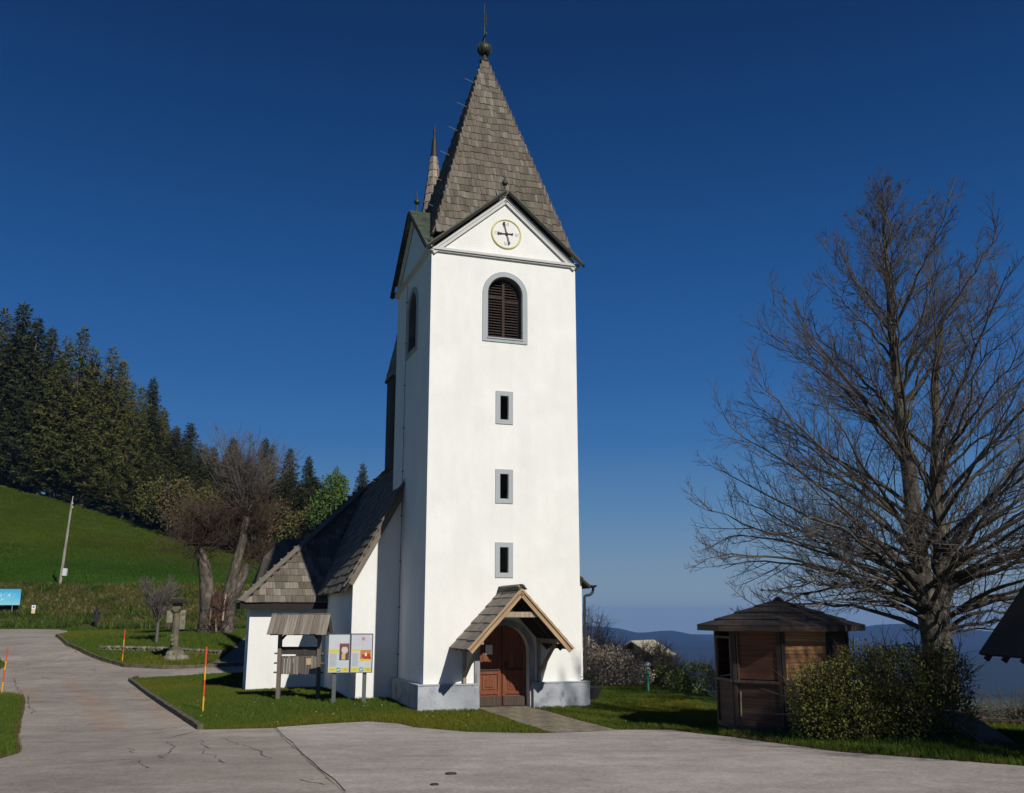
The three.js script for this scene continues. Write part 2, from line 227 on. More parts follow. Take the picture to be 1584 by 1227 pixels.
// ------------------------------------------------------------------ shingled roof faces
const shingleBox = new THREE.BoxGeometry(1, 1, 1);
const shingleGeos = [0, 1, 2].map((k) => { const g = shingleBox.clone(), uv = g.attributes.uv; for (let i = 0; i < uv.count; i++) uv.setXY(i, uv.getX(i) * 0.22 + k * 0.31, uv.getY(i) * 0.6 + k * 0.27); return g; });
function shingleMatrices(A, B, Cc, D, { exp = 0.3, w = [0.14, 0.24], thick = 0.022, r = R, skip = () => false, rough = 0.03, inset = 0, both = false }) {
  const L = A.clone().lerp(B, 0.5).distanceTo(Cc.clone().lerp(D, 0.5)), rows = Math.max(1, Math.round(L / exp)), out = [], up0 = Cc.clone().lerp(D, 0.5).sub(A.clone().lerp(B, 0.5));
  const e = B.clone().sub(A).normalize(), up = Cc.clone().lerp(D, 0.5).sub(A.clone().lerp(B, 0.5)).normalize(), n = new THREE.Vector3().crossVectors(e, up).normalize(), g = new THREE.Vector3().crossVectors(n, e).normalize();
  for (let k = 0; k < rows; k++) {
    const t = k / rows, ti = Math.min(1, t + inset / rows), rowUp = up0.clone().multiplyScalar(-(ti - t)), a = A.clone().lerp(D, ti).add(rowUp), b = B.clone().lerp(Cc, both ? ti : t).add(both ? rowUp : V(0, 0, 0)), W = a.distanceTo(b);
    let x = 0; const wob = r() * 50;
    while (x < W - 0.02) {
      let ww = lerp(w[0], w[1], r()); if (W - x - ww < w[0] * 0.5) ww = W - x;
      const c = a.clone().lerp(b, (x + ww / 2) / W), len = (L / rows) * 1.55, drop = (fbm(x * 1.3 + wob, k * 3.7, 2, 301) - 0.5) * rough * 2.4 + (r() - 0.5) * rough * (r() < 0.12 ? 2.2 : 0.5);
      const tilt = 0.05 + 0.03 * r(), g2 = g.clone().multiplyScalar(Math.cos(tilt)).addScaledVector(n, -Math.sin(tilt)), n2 = new THREE.Vector3().crossVectors(e, g2);
      const p = c.clone().addScaledVector(g2, len / 2 + drop - 0.02).addScaledVector(n, thick * 1.15 + r() * 0.008);
      if (!skip(c)) { const ax = (r() - 0.5) * 0.03, e2 = e.clone().addScaledVector(g2, ax).normalize(), m = new THREE.Matrix4().makeBasis(e2, g2, n2)  .scale(V(ww - 0.005, len, thick * (0.8 + 0.5 * r()))).setPosition(p); out.push(m); }
      x += ww;
    }
  }
  return out;
}
function shinglesApart(list, name, parent, mats = shingleMats, r = R) { for (const m of list) { const s = mesh(name, shingleGeos[Math.floor(r() * 3)], mats[Math.floor(r() * mats.length)], parent); m.decompose(s.position, s.quaternion, s.scale); } }
function shinglesJoined(list, name, parent, dark = 1, r = R) { const l = list.map((m) => tint(triUV(shingleGeos[Math.floor(r() * 3)].clone()).applyMatrix4(m), SHADES[Math.floor(r() * SHADES.length)].map((c) => c * 1.7 * dark))); l.forEach((g, i) => { const uv = g.attributes.uv; for (let k = 0; k < uv.count; k++) uv.setXY(k, uv.getX(k) * 0.2 + (i % 7) * 0.13, uv.getY(k) * 0.5 + (i % 5) * 0.2); }); return tag(mesh(name, merge(l), shingleMerged, parent), null, null, null, 'stuff'); }

// ------------------------------------------------------------------ church (local x along the facade, z towards the viewer, origin on the tower axis)
const church = thing('church', V(-1.041, 0, -32.412), 0.3314, 'white village church with tall shingled tower spire, clock gable and wooden porch', 'church');
const archShape = (hw, y0, spring) => { const s = new THREE.Shape(); s.moveTo(-hw, y0); s.lineTo(hw, y0); s.lineTo(hw, spring); s.absarc(0, spring, hw, 0, Math.PI, false); s.lineTo(-hw, y0); return s; };
const holeOf = (s) => new THREE.Path(s.getPoints(24).reverse());
const rectShape = (x0, x1, y0, y1) => { const s = new THREE.Shape(); s.moveTo(x0, y0); s.lineTo(x1, y0); s.lineTo(x1, y1); s.lineTo(x0, y1); s.closePath(); return s; };
const SL = [9.2, 6.68, 4.4];
{ // tower walls
  const f = new THREE.Shape(); f.moveTo(-2.5, -0.6); f.lineTo(-0.8, -0.6); f.lineTo(-0.8, 1.65); f.absarc(0, 1.65, 0.8, Math.PI, 0, true); f.lineTo(0.8, -0.6); f.lineTo(2.5, -0.6); f.lineTo(2.5, 14.3); f.lineTo(0, 16.44); f.lineTo(-2.5, 14.3); f.closePath();
  f.holes.push(holeOf(archShape(0.6, 11.5, 13.0)));
  for (const y of SL) f.holes.push(new THREE.Path([[-0.16, y - 0.39], [-0.16, y + 0.39], [0.12, y + 0.39], [0.12, y - 0.39]].map((p) => new THREE.Vector2(...p))));
  const fi = new THREE.Shape(); fi.moveTo(-2.5, -0.6); fi.lineTo(-0.8, -0.6); fi.lineTo(-0.8, 1.65); fi.absarc(0, 1.65, 0.8, Math.PI, 0, true); fi.lineTo(0.8, -0.6); fi.lineTo(2.5, -0.6); fi.lineTo(2.5, 14.3); fi.lineTo(0, 16.44); fi.lineTo(-2.5, 14.3); fi.closePath();
  fi.holes.push(holeOf(archShape(0.6, 11.5, 13.0)));
  for (const y of SL) fi.holes.push(new THREE.Path([[-0.6, y - 0.7], [-0.6, y + 0.7], [0.6, y + 0.7], [0.6, y - 0.7]].map((p) => new THREE.Vector2(...p))));
  const front = merge([extrude(f, 0.09, 2.41), extrude(fi, 0.508, 1.9)]);
  const sideWall = (hole) => { const s = rectShape(-2.5, 1.9, -0.6, 14.3); if (hole) s.holes.push(holeOf(archShape(0.6, 11.5, 13.0))); return extrude(s, 0.6, 1.9); };
  const gab = new THREE.Shape([[-2.5, 14.3], [2.5, 14.3], [0, 16.44]].map((p) => new THREE.Vector2(...p)));
  // a shape drawn in x is turned so that its +x runs towards the viewer on the left wall
  const L = sideWall(true).rotateY(-Math.PI / 2), Rw = extrude(rectShape(-1.9, 2.5, -0.6, 14.3), 0.6, 1.9).rotateY(Math.PI / 2), Bk = span(-1.9, 1.9, -0.6, 14.3, -2.5, -1.9);
  const gl = extrude(gab, 0.4, 2.1).rotateY(-Math.PI / 2), gr = extrude(gab, 0.4, 2.1).rotateY(Math.PI / 2), gb = extrude(gab, 0.4, 2.1).rotateY(Math.PI);
  mesh('tower_wall', merge([front, L, Rw, Bk, gl, gr, gb]), M.white, church);
  mesh('belfry_floor', span(-1.88, 1.88, 11.0, 11.2, -1.88, 1.88), M.darkwood, church);
  // plinth with a gap for the portal
  for (const q of [[-2.7, -0.86, 2.502, 2.7], [0.86, 2.7, 2.502, 2.7], [-2.7, -2.502, -0.99, 2.501], [2.502, 2.7, -0.99, 2.501]]) {
    const k = group('plinth', church), e = q[2] > 2 ? 0.02 : 0;
    mesh('block', span(q[0], q[1], -0.6, 0.74, q[2], q[3]), M.plinth, k);
    mesh('coping', span(q[0] - (q[0] < -2 ? 0.02 : 0), q[1] + (q[1] > 2.6 ? 0.02 : 0), 0.74, 0.77, q[2] + 0.002, q[3] + e), M.frame, k);
  }
  // belfry openings
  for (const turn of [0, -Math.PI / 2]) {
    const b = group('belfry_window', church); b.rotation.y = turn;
    const fr = archShape(0.77, 11.36, 13.0); fr.holes.push(holeOf(archShape(0.6, 11.5, 13.0)));
    mesh('frame', extrude(fr, 0.035, 2.498), M.frame, b);
    mesh('sill', span(-0.62, 0.62, 11.46, 11.5, 2.2, 2.56), M.frame, b);
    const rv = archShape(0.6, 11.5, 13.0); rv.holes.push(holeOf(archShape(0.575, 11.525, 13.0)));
    mesh('shade_lining', extrude(rv, 0.2, 2.295), std(C(0.2, 0.2, 0.2), { map: T.render }), b);  // added dark lining: shade of the opening put into its colour
    const ring = archShape(0.598, 11.502, 13.0); ring.holes.push(holeOf(archShape(0.52, 11.58, 13.0)));
    mesh('shutter_frame', extrude(ring, 0.09, 2.2), M.shutter, b);
    mesh('shutter_post', span(-0.045, 0.045, 11.58, 13.52, 2.19, 2.31), M.shutter, b);
    mesh('transom', merge([span(-0.52, -0.045, 12.9, 12.98, 2.2, 2.29), span(0.045, 0.52, 12.78, 12.86, 2.2, 2.29)]), M.shutter, b);
    for (let y = 11.63; y < 13.45; y += 0.092) for (const s of [-1, 1]) { const hw = y < 13 ? 0.52 : Math.sqrt(Math.max(0, 0.52 ** 2 - (y - 13) ** 2)); if (hw < 0.12 || (turn && s > 0 && y > 13.3)) continue; mesh('slat', box(hw - 0.05, 0.012, 0.1, s * (hw + 0.045) / 2, y, 2.25, 0.6 + (R() - 0.5) * 0.1, 0, (R() - 0.5) * 0.015), M.shutter, b); }
  }
  for (const y of SL) {
    const w = group('slit_window', church), s = rectShape(-0.31, 0.27, y - 0.535, y + 0.535); s.holes.push(new THREE.Path([[-0.16, y - 0.39], [-0.16, y + 0.39], [0.12, y + 0.39], [0.12, y - 0.39]].map((p) => new THREE.Vector2(...p))));
    mesh('frame', extrude(s, 0.03, 2.498), M.frame, w);
  }
  // mouldings and gable roofs on the four sides
  for (let k = 0; k < 4; k++) {
    const g = group('gable', church); g.rotation.y = k * Math.PI / 2;
    mesh('cornice', merge([span(-2.6, 2.6, 14.2, 14.25, 2.502, 2.57), span(-2.62, 2.62, 14.25, 14.33, 2.502, 2.62)]), M.moulding, g);
    const dir = V(2.5, -2.14, 0).normalize();
    for (const s of [-1, 1]) {
      const d = V(s * dir.x, dir.y, 0), nrm = V(s * -dir.y, dir.x, 0);
      const a = V(0, 16.44, 2.55).addScaledVector(nrm, -0.05), b = a.clone().addScaledVector(d, 3.36);
      mesh('raking_moulding', merge([bar(a, b, 0.1, 0.095, nrm), bar(a.clone().addScaledVector(nrm, -0.1), b.clone().addScaledVector(nrm, -0.1), 0.05, 0.1, nrm)]), M.moulding, g);
      const A = V(0, 16.47, 2.74), B = V(0, 16.47, 1.1), t = nrm.clone().multiplyScalar(0.1), o = d.clone().multiplyScalar(3.02), o2 = d.clone().multiplyScalar(3.5);
      const q = [A.clone().add(t), B.clone().add(t), B.clone().add(t).add(o), A.clone().add(t).add(o)]; if (s > 0) q.reverse();
      mesh('gable_roof', slabGeo(q.reverse(), 0.05), M.copper, g);
      const B2 = V(0, 16.47, 2.63), k2 = [A.clone().add(t).add(o), B2.clone().add(t).add(o), B2.clone().add(t).add(o2), A.clone().add(t).add(o2)]; if (s > 0) k2.reverse();
      mesh('roof_verge', slabGeo(k2.reverse(), 0.05), M.copper, g);
      mesh('fascia', bar(A.clone().addScaledVector(nrm, 0.06).add(V(0, 0, 0.012)), A.clone().addScaledVector(nrm, 0.06).add(V(0, 0, 0.012)).add(o2), 0.03, 0.085, nrm), M.fascia, g);
    }
    mesh('finial', merge([cyl(0.035, 0.03, 0.4, 10, 0, 16.72, 2.45), ball(0.105, 0, 16.98, 2.45), cyl(0.03, 0.006, 0.36, 8, 0, 17.25, 2.45)]), M.patina, g);
  }
}
{ // clock
  const c = group('clock', church); c.position.set(0.04, 15.12, 2.5);
  mesh('dial', cyl(0.5, 0.5, 0.02, 48, 0, 0, 0.008, Math.PI / 2), std(C(0.85, 0.845, 0.82), { map: T.plaster }), c);
  mesh('rim', place(triUV(new THREE.TorusGeometry(0.5, 0.034, 8, 56)), 0, 0, 0.015), std(C(0.62, 0.58, 0.26), { roughness: 0.6 }), c);
  const ink = std(C(0.30, 0.28, 0.31)), black = std(C(0.03, 0.028, 0.026));
  const I = (x, y) => box(0.017, 0.12, 0.006, x, y, 0.022), sl = (x, y, a) => box(0.017, 0.13, 0.006, x, y, 0.0225, 0, 0, a);
  const Vv = (x, y) => [sl(x - 0.024, y, 0.36), sl(x + 0.024, y, -0.36)], X = (x, y) => [sl(x, y, 0.5), sl(x, y, -0.5)];
  mesh('numeral', merge([...X(-0.075, 0.35), I(0.02, 0.35), I(0.07, 0.35)]), ink, c);
  mesh('numeral', merge([I(0.31, 0), I(0.36, 0), I(0.41, 0)]), ink, c);
  mesh('numeral', merge([...Vv(-0.03, -0.35), I(0.06, -0.35)]), ink, c);
  mesh('numeral', merge([I(-0.4, 0), ...X(-0.31, 0)]), ink, c);
  const hand = (L, tail, a, z) => place(merge([box(0.026, L + tail, 0.012, 0, (L - tail) / 2, 0), place(triUV(new THREE.CylinderGeometry(0.05, 0.05, 0.012, 4)), 0, L, 0, Math.PI / 2), box(0.07, 0.03, 0.012, 0, L - 0.07, 0), box(0.06, 0.05, 0.012, 0, -tail, 0)]), 0, 0, z, 0, 0, a);
  mesh('hour_hand', hand(0.27, 0.2, Math.PI / 2 + 0.05, 0.045), black, c);
  mesh('minute_hand', hand(0.38, 0.34, 0.26, 0.062), black, c);
  mesh('hub', cyl(0.035, 0.035, 0.06, 14, 0, 0, 0.045, Math.PI / 2), black, c);
}
{ // spire
  const s = group('spire', church), r = rng(5), y0 = 14.96, y1 = 22.9, b = 2.375, t = 0.1;
  const core = new THREE.CylinderGeometry(t * Math.SQRT2 - 0.02, b * Math.SQRT2 - 0.03, y1 - y0, 4, 1); core.rotateY(Math.PI / 4); core.translate(0, (y0 + y1) / 2, 0);
  mesh('sheathing', triUV(core), M.core, s);
  const face = (k) => { const q = [V(-b, y0, b), V(b, y0, b), V(t, y1, t), V(-t, y1, t)].map((p) => p.applyAxisAngle(V(0, 1, 0), k * Math.PI / 2)); return shingleMatrices(q[0], q[1], q[2], q[3], { exp: 0.31, w: [0.09, 0.19], thick: 0.032, r, rough: 0.06, inset: 0.45, both: true }); };
  const front = face(0), vis = [], rest = [];
  front.forEach((m) => { const y = m.elements[13], x = Math.abs(m.elements[12]); (vis.length < 300 && y > 16.6 - x * 0.86 ? vis : rest).push(m); });
  shinglesApart(vis, 'shingle', s, shingleMats, r);
  shinglesJoined([...rest, ...face(1), ...face(2), ...face(3)], 'shingles', s, 1, r);
  mesh('lead_cap', lathe([[0.2, 22.45], [0.15, 22.75], [0.125, 22.95], [0.19, 22.98], [0.18, 23.04], [0.11, 23.08], [0.07, 23.25]], 20), M.patina, s);
  const seams = []; for (let k = 0; k < 12; k++) seams.push(place(triUV(new THREE.TorusGeometry(0.272, 0.011, 5, 20, Math.PI)), 0, 23.52, 0, 0, (k * Math.PI) / 6, -Math.PI / 2));
  mesh('ball', merge([ball(0.27, 0, 23.52, 0), ...seams]), M.patina, s);
  mesh('cross', merge([cyl(0.028, 0.012, 1.7, 8, 0, 24.6, 0), box(0.03, 0.05, 0.5, 0, 24.05, 0), box(0.035, 0.52, 0.12, 0.02, 24.75, 0.02, 0, 0.3, 0)]), M.patina, s);
  for (let k = 0; k < 7; k++) { const y = 21.9 - k * 1.02, hw = b + (t - b) * (y - y0) / (y1 - y0); mesh('roof_hook', bar(V(-hw + 0.05, y - 0.02, 0.2), V(-hw - 0.42, y + 0.13, 0.2), 0.012, 0.012), std(C(0.2, 0.2, 0.21)), s); }
}
{ // nave: walls, roof, gutter
  const f = new THREE.Shape([[-4.05, -0.6], [4.05, -0.6], [4.05, 4.0], [-1.5, 8.7], [-4.05, 4.07]].map((p) => new THREE.Vector2(...p)));
  mesh('nave_wall', merge([extrude(f, 0.5, -1.5), span(-4.05, -3.55, -0.6, 4.0, -24, -1.501), span(3.55, 4.05, -0.6, 3.95, -24, -1.501), span(-3.55, 3.55, -0.6, 4.0, -24, -23.5)]), M.white, church);
  const n = group('nave_roof', church), E0 = V(-4.38, 3.5, -0.82), E1 = V(-4.38, 3.5, -24.4), P0 = V(-1.5, 8.78, -0.82), P1 = V(-2.37, 7.14, -24.4), F0 = V(4.36, 3.72, -0.82), F1 = V(4.36, 3.72, -24.4), r = rng(9);
  mesh('sheathing', merge([slabGeo([E1, E0, P0, P1], 0.07), slabGeo([P1, P0, F0, F1], 0.07)]), M.core, n);
  shinglesJoined([...shingleMatrices(E1, E0, P0, P1, { exp: 0.3, w: [0.2, 0.34], thick: 0.035, r, rough: 0.05 }), ...shingleMatrices(F0, F1, P1, P0, { exp: 0.4, w: [0.3, 0.5], thick: 0.03, r })], 'shingles', n, 1, r);
  const up = P0.clone().sub(E0).normalize(), nn = V(-up.y, up.x, 0);
  mesh('barge_board', bar(E0.clone().add(V(0, 0, 0.0)).addScaledVector(nn, -0.06).addScaledVector(up, 0.3), P0.clone().addScaledVector(nn, -0.06), 0.05, 0.22, nn), M.greypost, n);
  // stepped shingle ends showing along the front edge
  for (let k = 0; k < 19; k++) { const a = E0.clone().addScaledVector(up, 0.1 + k * 0.31).addScaledVector(nn, 0.02), b = a.clone().addScaledVector(up, 0.5).addScaledVector(nn, 0.03); a.addScaledVector(nn, 0.09); a.z = b.z = -0.74 + (R() - 0.5) * 0.04; mesh('edge_shingle', bar(a, b, 0.4, 0.035, nn), shingleMats[k % 6], n); }
  const gu = group('gutter', church);
  const half = new THREE.CylinderGeometry(0.085, 0.085, 23, 12, 1, true, 0, Math.PI); half.rotateZ(Math.PI / 2); half.rotateX(Math.PI); half.rotateY(Math.PI / 2);
  mesh('channel', place(triUV(half), 4.42, 3.78, -12.2), M.iron, gu);
  mesh('downpipe', triUV(new THREE.TubeGeometry(new THREE.CatmullRomCurve3([V(4.44, 3.72, -0.9), V(4.44, 3.55, -0.92), V(4.3, 3.44, -0.92), V(4.14, 3.42, -0.93), V(4.12, 3.2, -0.93), V(4.12, 0.3, -0.93)]), 40, 0.05, 8)), M.iron, gu);
  // lower choir behind the annex
  const c = group('choir', church);
  mesh('wall', new ConvexGeometry([[-5.6, -0.5, -17.3], [-3, -0.5, -14.6], [-3, -0.5, -21.6], [-5.6, -0.5, -20]].flatMap(([x, y, z]) => [V(x, y, z), V(x, 4.2, z)])), M.white, c);
  const ch = [[-5.95, 4.1, -17.4], [-3, 4.1, -14.2], [-3, 4.1, -22], [-5.95, 4.1, -20.2], [-5.6, 5.5, -17.4], [-5.5, 5.4, -19.8], [-4.75, 6.4, -17.6], [-3.1, 6.45, -17.2], [-4.6, 6.4, -19], [-3, 6.4, -19.5]].map((p) => V(...p));
  mesh('roof', triUV(new ConvexGeometry(ch)), wood(0.09, 0.078, 0.064), c);
}
{ // sacristy annex on the left
  const a = group('annex', church), r = rng(15);
  mesh('wall', merge([span(-6.85, -4.05, -0.6, 3.06, -7.2, -6.77), span(-6.85, -4.05, -0.6, 3.06, -8.3, -7.201)]), M.white, a);
  const A = V(-7.22, 3.2, -6.36), B = V(-3.6, 3.2, -6.36), Tt = V(-1.9, 8.18, -11.68), Bk = V(-7.22, 3.2, -8.7);
  mesh('sheathing', merge([slabGeo([A, B, Tt], 0.06), slabGeo([Bk, A, Tt], 0.06)]), M.core, a);
  const hipAt = (t) => A.clone().lerp(Tt, t), sx = 0.52;   // the part of the front face that stands clear of the nave
  const vis = shingleMatrices(A.clone().add(V(0, 0, 0.02)), B, V(-3.6 + 0.4, hipAt(sx).y, hipAt(sx).z), hipAt(sx), { exp: 0.4, w: [0.2, 0.36], thick: 0.03, r, rough: 0.012, inset: 1.1 });
  shinglesApart(vis, 'roof_shake', a, [...shingleMats, wood(0.24, 0.21, 0.175), wood(0.21, 0.19, 0.16)], r);
  shinglesJoined([...shingleMatrices(hipAt(sx), V(-3.2, hipAt(sx).y, hipAt(sx).z), Tt.clone().add(V(0.3, 0, 0)), Tt, { exp: 0.4, w: [0.2, 0.36], r }), ...shingleMatrices(Bk, A, Tt, Tt.clone().add(V(0, 0, -0.1)), { exp: 0.4, w: [0.2, 0.36], r, inset: 0.8, both: true })], 'shakes', a, 1, r);
  mesh('hip_cap', bar(A.clone().add(V(-0.02, 0.06, 0.02)), Tt.clone().add(V(0, 0.06, 0)), 0.3, 0.04, V(-0.6, 1, 0.9)), shingleMats[2], a);
  mesh('fascia', merge([span(-7.24, -4.06, 2.98, 3.2, -6.42, -6.37), span(-7.24, -7.19, 2.98, 3.2, -8.7, -6.43)]), M.fascia, a);
  mesh('soffit', span(-7.18, -4.06, 3.062, 3.1, -8.6, -6.43), M.fascia, a);
}
{ // ridge turret behind the tower
  const t = group('ridge_turret', church), r = rng(19); t.position.set(-0.1, -0.25, -7.1);
  const oct = (rad, y, k) => V(Math.sin((k + 0.5) * Math.PI / 4) * rad / Math.cos(Math.PI / 8), y, Math.cos((k + 0.5) * Math.PI / 4) * rad / Math.cos(Math.PI / 8));
  const cyl8 = (r0, r1, y0, y1) => triUV(new THREE.CylinderGeometry(r1, r0, y1 - y0, 8, 1).rotateY(Math.PI / 8).translate(0, (y0 + y1) / 2, 0));
  mesh('body', cyl8(1.79, 1.79, 5, 12.6), wood(0.07, 0.06, 0.05), t);
  const prof = [[1.72, 12.5], [1.38, 14.1], [0.44, 20.1], [0.24, 21.7], [0.12, 22.8]], l = [], core = [];
  for (let i = 0; i + 1 < prof.length; i++) {
    core.push(cyl8((prof[i][0] - 0.02) / Math.cos(Math.PI / 8), (prof[i + 1][0] - 0.02) / Math.cos(Math.PI / 8), prof[i][1], prof[i + 1][1]));
    for (let k = 0; k < 8; k++) l.push(...shingleMatrices(oct(prof[i][0], prof[i][1], k - 1), oct(prof[i][0], prof[i][1], k), oct(prof[i + 1][0], prof[i + 1][1], k), oct(prof[i + 1][0], prof[i + 1][1], k - 1), { exp: 0.36, w: [0.1, 0.2], r, thick: 0.02 }));
  }
  mesh('sheathing', merge(core), M.core, t);
  const sh = shinglesJoined(l, 'shingles', t, 1.75, r); sh.userData.label = 'paler turret shingles';
  mesh('metal_cap', lathe([[0.17, 22.75], [0.13, 23.0], [0.1, 23.55], [0.06, 23.6], [0.05, 23.9], [0.09, 23.95], [0.05, 24.0], [0.02, 24.25]], 14), M.iron, t);
}
{ // portal and door
  const d = group('portal', church);
  const s = new THREE.Shape(); s.moveTo(-0.95, -0.3); s.lineTo(-0.95, 1.65); s.absarc(0, 1.65, 0.95, Math.PI, 0, true); s.lineTo(0.95, -0.3); s.lineTo(0.79, -0.3); s.lineTo(0.79, 1.65); s.absarc(0, 1.65, 0.79, 0, Math.PI, false); s.lineTo(-0.79, -0.3); s.closePath();
  mesh('jamb', extrude(s, 0.06, 2.499), std(C(0.4, 0.4, 0.39), { map: T.render, bumpMap: T.plasterBump, bumpScale: 0.006 }), d);
  mesh('threshold', span(-0.8, 0.8, -0.1, 0.07, 2.1, 2.62), M.stone, d);
  for (const k of [-1, 1]) {
    const leaf = group('door_leaf', church);
    const q = new THREE.Shape(); const hw = 0.785;
    q.moveTo(0.008, 0.07); q.lineTo(hw, 0.07); q.lineTo(hw, 1.65); q.absarc(0, 1.65, hw, 0, Math.PI / 2 - 0.01, false); q.closePath();
    const g = extrude(q, 0.07, 2.13); if (k < 0) g.rotateY(Math.PI).translate(0, 0, 4.33);
    mesh('panel_base', g, M.door, leaf);
    const x0 = k > 0 ? 0.04 : -0.75, x1 = k > 0 ? 0.75 : -0.04, cx = (x0 + x1) / 2;
    for (const x of [x0 + 0.04, x1 - 0.04]) mesh('stile', span(x - 0.045, x + 0.045, 0.08, 1.62, 2.2, 2.235), M.door, leaf);
    mesh('rail', span(x0 + 0.09, x1 - 0.09, 1.0, 1.11, 2.2, 2.235), M.door, leaf);
    mesh('rail', span(x0 + 0.09, x1 - 0.09, 0.42, 0.5, 2.2, 2.235), M.door, leaf);
    mesh('ledge', span(x0 + 0.05, x1 - 0.05, 1.11, 1.14, 2.2, 2.27), M.darkwood, leaf);
    mesh('panel', merge([span(cx - 0.2, cx + 0.2, 0.56, 0.94, 2.2, 2.222), span(cx - 0.13, cx + 0.13, 0.63, 0.87, 2.222, 2.245)]), M.door, leaf);
    mesh('panel', span(cx - 0.2, cx - 0.02, 1.2, 1.62, 2.2, 2.225), M.door, leaf);
    mesh('panel', span(cx + 0.02, cx + 0.2, 1.2, 1.62, 2.2, 2.225), M.door, leaf);
    mesh('kick_board', span(x0, x1, 0.09, 0.36, 2.236, 2.262), M.doorbase, leaf);
  }
  mesh('door_handle', merge([box(0.05, 0.2, 0.02, 0.1, 1.28, 2.25), cyl(0.014, 0.014, 0.14, 8, 0.15, 1.3, 2.3, 0, 0, Math.PI / 2)]), M.iron, church);
  mesh('notice', span(-0.52, -0.3, 1.58, 1.86, 2.24, 2.246), std(C(0.8, 0.8, 0.79)), church);
}
{ // porch roof on brackets
  const p = group('porch', church); p.position.x = -0.1; const r = rng(23), zf = 4.36, zb = 2.5, rid = V(0, 3.46, 0), pitch = V(1.62, -1.72, 0).normalize(), len = 2.3;
  for (const s of [-1, 1]) {
    const d = V(s * pitch.x, pitch.y, 0), n = V(s * -pitch.y, pitch.x, 0), e = rid.clone().addScaledVector(d, len), at = (q, z) => q.clone().setZ(z);
    const quad = s < 0 ? [at(e, zb + 0.01), at(e, zf), at(rid, zf), at(rid, zb + 0.01)] : [at(e, zf), at(e, zb + 0.01), at(rid, zb + 0.01), at(rid, zf)];
    mesh('boarding', slabGeo(quad, 0.03), M.darkwood, p);
    shinglesApart(shingleMatrices(...quad, { exp: 0.33, w: [0.28, 0.5], thick: 0.032, r, rough: 0.012 }), 'porch_shingle', p, [wood(0.25, 0.215, 0.17), wood(0.22, 0.188, 0.148), wood(0.28, 0.24, 0.195)], r);
    const a = at(rid, zf - 0.03).addScaledVector(n, -0.1), b = at(e, zf - 0.03).addScaledVector(n, -0.1);
    mesh('rafter', bar(a, b, 0.07, 0.1, n), M.rafter, p);
    mesh('barge_strip', bar(a.clone().addScaledVector(n, 0.11).add(V(0, 0, 0.045)), b.clone().addScaledVector(n, 0.11).add(V(0, 0, 0.045)), 0.03, 0.06, n), M.rafter, p);
    for (const z of [2.6, 3.15, 3.7]) mesh('rafter', bar(at(rid, z).addScaledVector(n, -0.1), at(e, z).addScaledVector(n, -0.1).addScaledVector(d, -0.05), 0.08, 0.1, n), M.darkwood, p);
    const x = s * 1.17;
    mesh('wall_plate', span(x - 0.06, x + 0.06, 1.93, 2.06, 2.51, zf - 0.08), M.newtie, p);
    mesh('bracket', bar(V(x, 0.78, 2.58), V(x, 1.94, 2.58), 0.09, 0.1), M.newtie, p);
    mesh('bracket', bar(V(x, 1.0, 2.62), V(x, 1.93, 3.95), 0.08, 0.09), M.newtie, p);
  }
  mesh('tie_beam', span(-0.62, 0.62, 2.68, 2.83, zf - 0.18, zf - 0.09), M.newtie, p);
  mesh('ridge_cap', merge([bar(V(-0.05, 3.52, zb + 0.01), V(-0.05, 3.52, zf + 0.06), 0.18, 0.03, V(-0.7, 0.7, 0)), bar(V(0.06, 3.535, zb + 0.01), V(0.06, 3.535, zf + 0.08), 0.2, 0.03, V(0.7, 0.7, 0))]), shingleMats[5], p);
}
mesh('lightning_conductor', merge([bar(V(-2.53, 0.8, -0.85), V(-2.53, 14.1, -0.85), 0.012, 0.012), ...[1.5, 3, 4.5, 6, 7.5, 9, 10.5, 12, 13.5].map((y) => box(0.07, 0.03, 0.03, -2.53, y, -0.85))]), M.iron, church);

// ------------------------------------------------------------------ plants
class Tubes {                                                     // collects tapered tubes into one geometry
  constructor() { this.p = []; this.n = []; this.uv = []; }
  add(pts, rad, sides = 3) {
    const rings = [], ref = V(0.31, 0.17, 0.93);
    for (let i = 0; i < pts.length; i++) {
      const t = pts[Math.min(i + 1, pts.length - 1)].clone().sub(pts[Math.max(i - 1, 0)]).normalize(), a = new THREE.Vector3().crossVectors(t, ref).normalize(), b = new THREE.Vector3().crossVectors(t, a), ring = [];
      for (let k = 0; k < sides; k++) { const w = (k / sides) * Math.PI * 2, n = a.clone().multiplyScalar(Math.cos(w)).addScaledVector(b, Math.sin(w)); ring.push([pts[i].clone().addScaledVector(n, rad[i]), n]); }
      rings.push(ring);
    }
    let L = 0;
    for (let i = 0; i + 1 < pts.length; i++) {
      const l = pts[i].distanceTo(pts[i + 1]);
      for (let k = 0; k < sides; k++) { const k2 = (k + 1) % sides, q = [[rings[i][k], k, L], [rings[i][k2], k + 1, L], [rings[i + 1][k2], k + 1, L + l], [rings[i][k], k, L], [rings[i + 1][k2], k + 1, L + l], [rings[i + 1][k], k, L + l]]; for (const [v, u, w] of q) { this.p.push(v[0].x, v[0].y, v[0].z); this.n.push(v[1].x, v[1].y, v[1].z); this.uv.push(u / sides * 1.5, w * 0.5); } }
      L += l;
    }
  }
  build() { const g = new THREE.BufferGeometry(); g.setAttribute('position', new THREE.Float32BufferAttribute(this.p, 3)); g.setAttribute('normal', new THREE.Float32BufferAttribute(this.n, 3)); g.setAttribute('uv', new THREE.Float32BufferAttribute(this.uv, 2)); return g; }
}
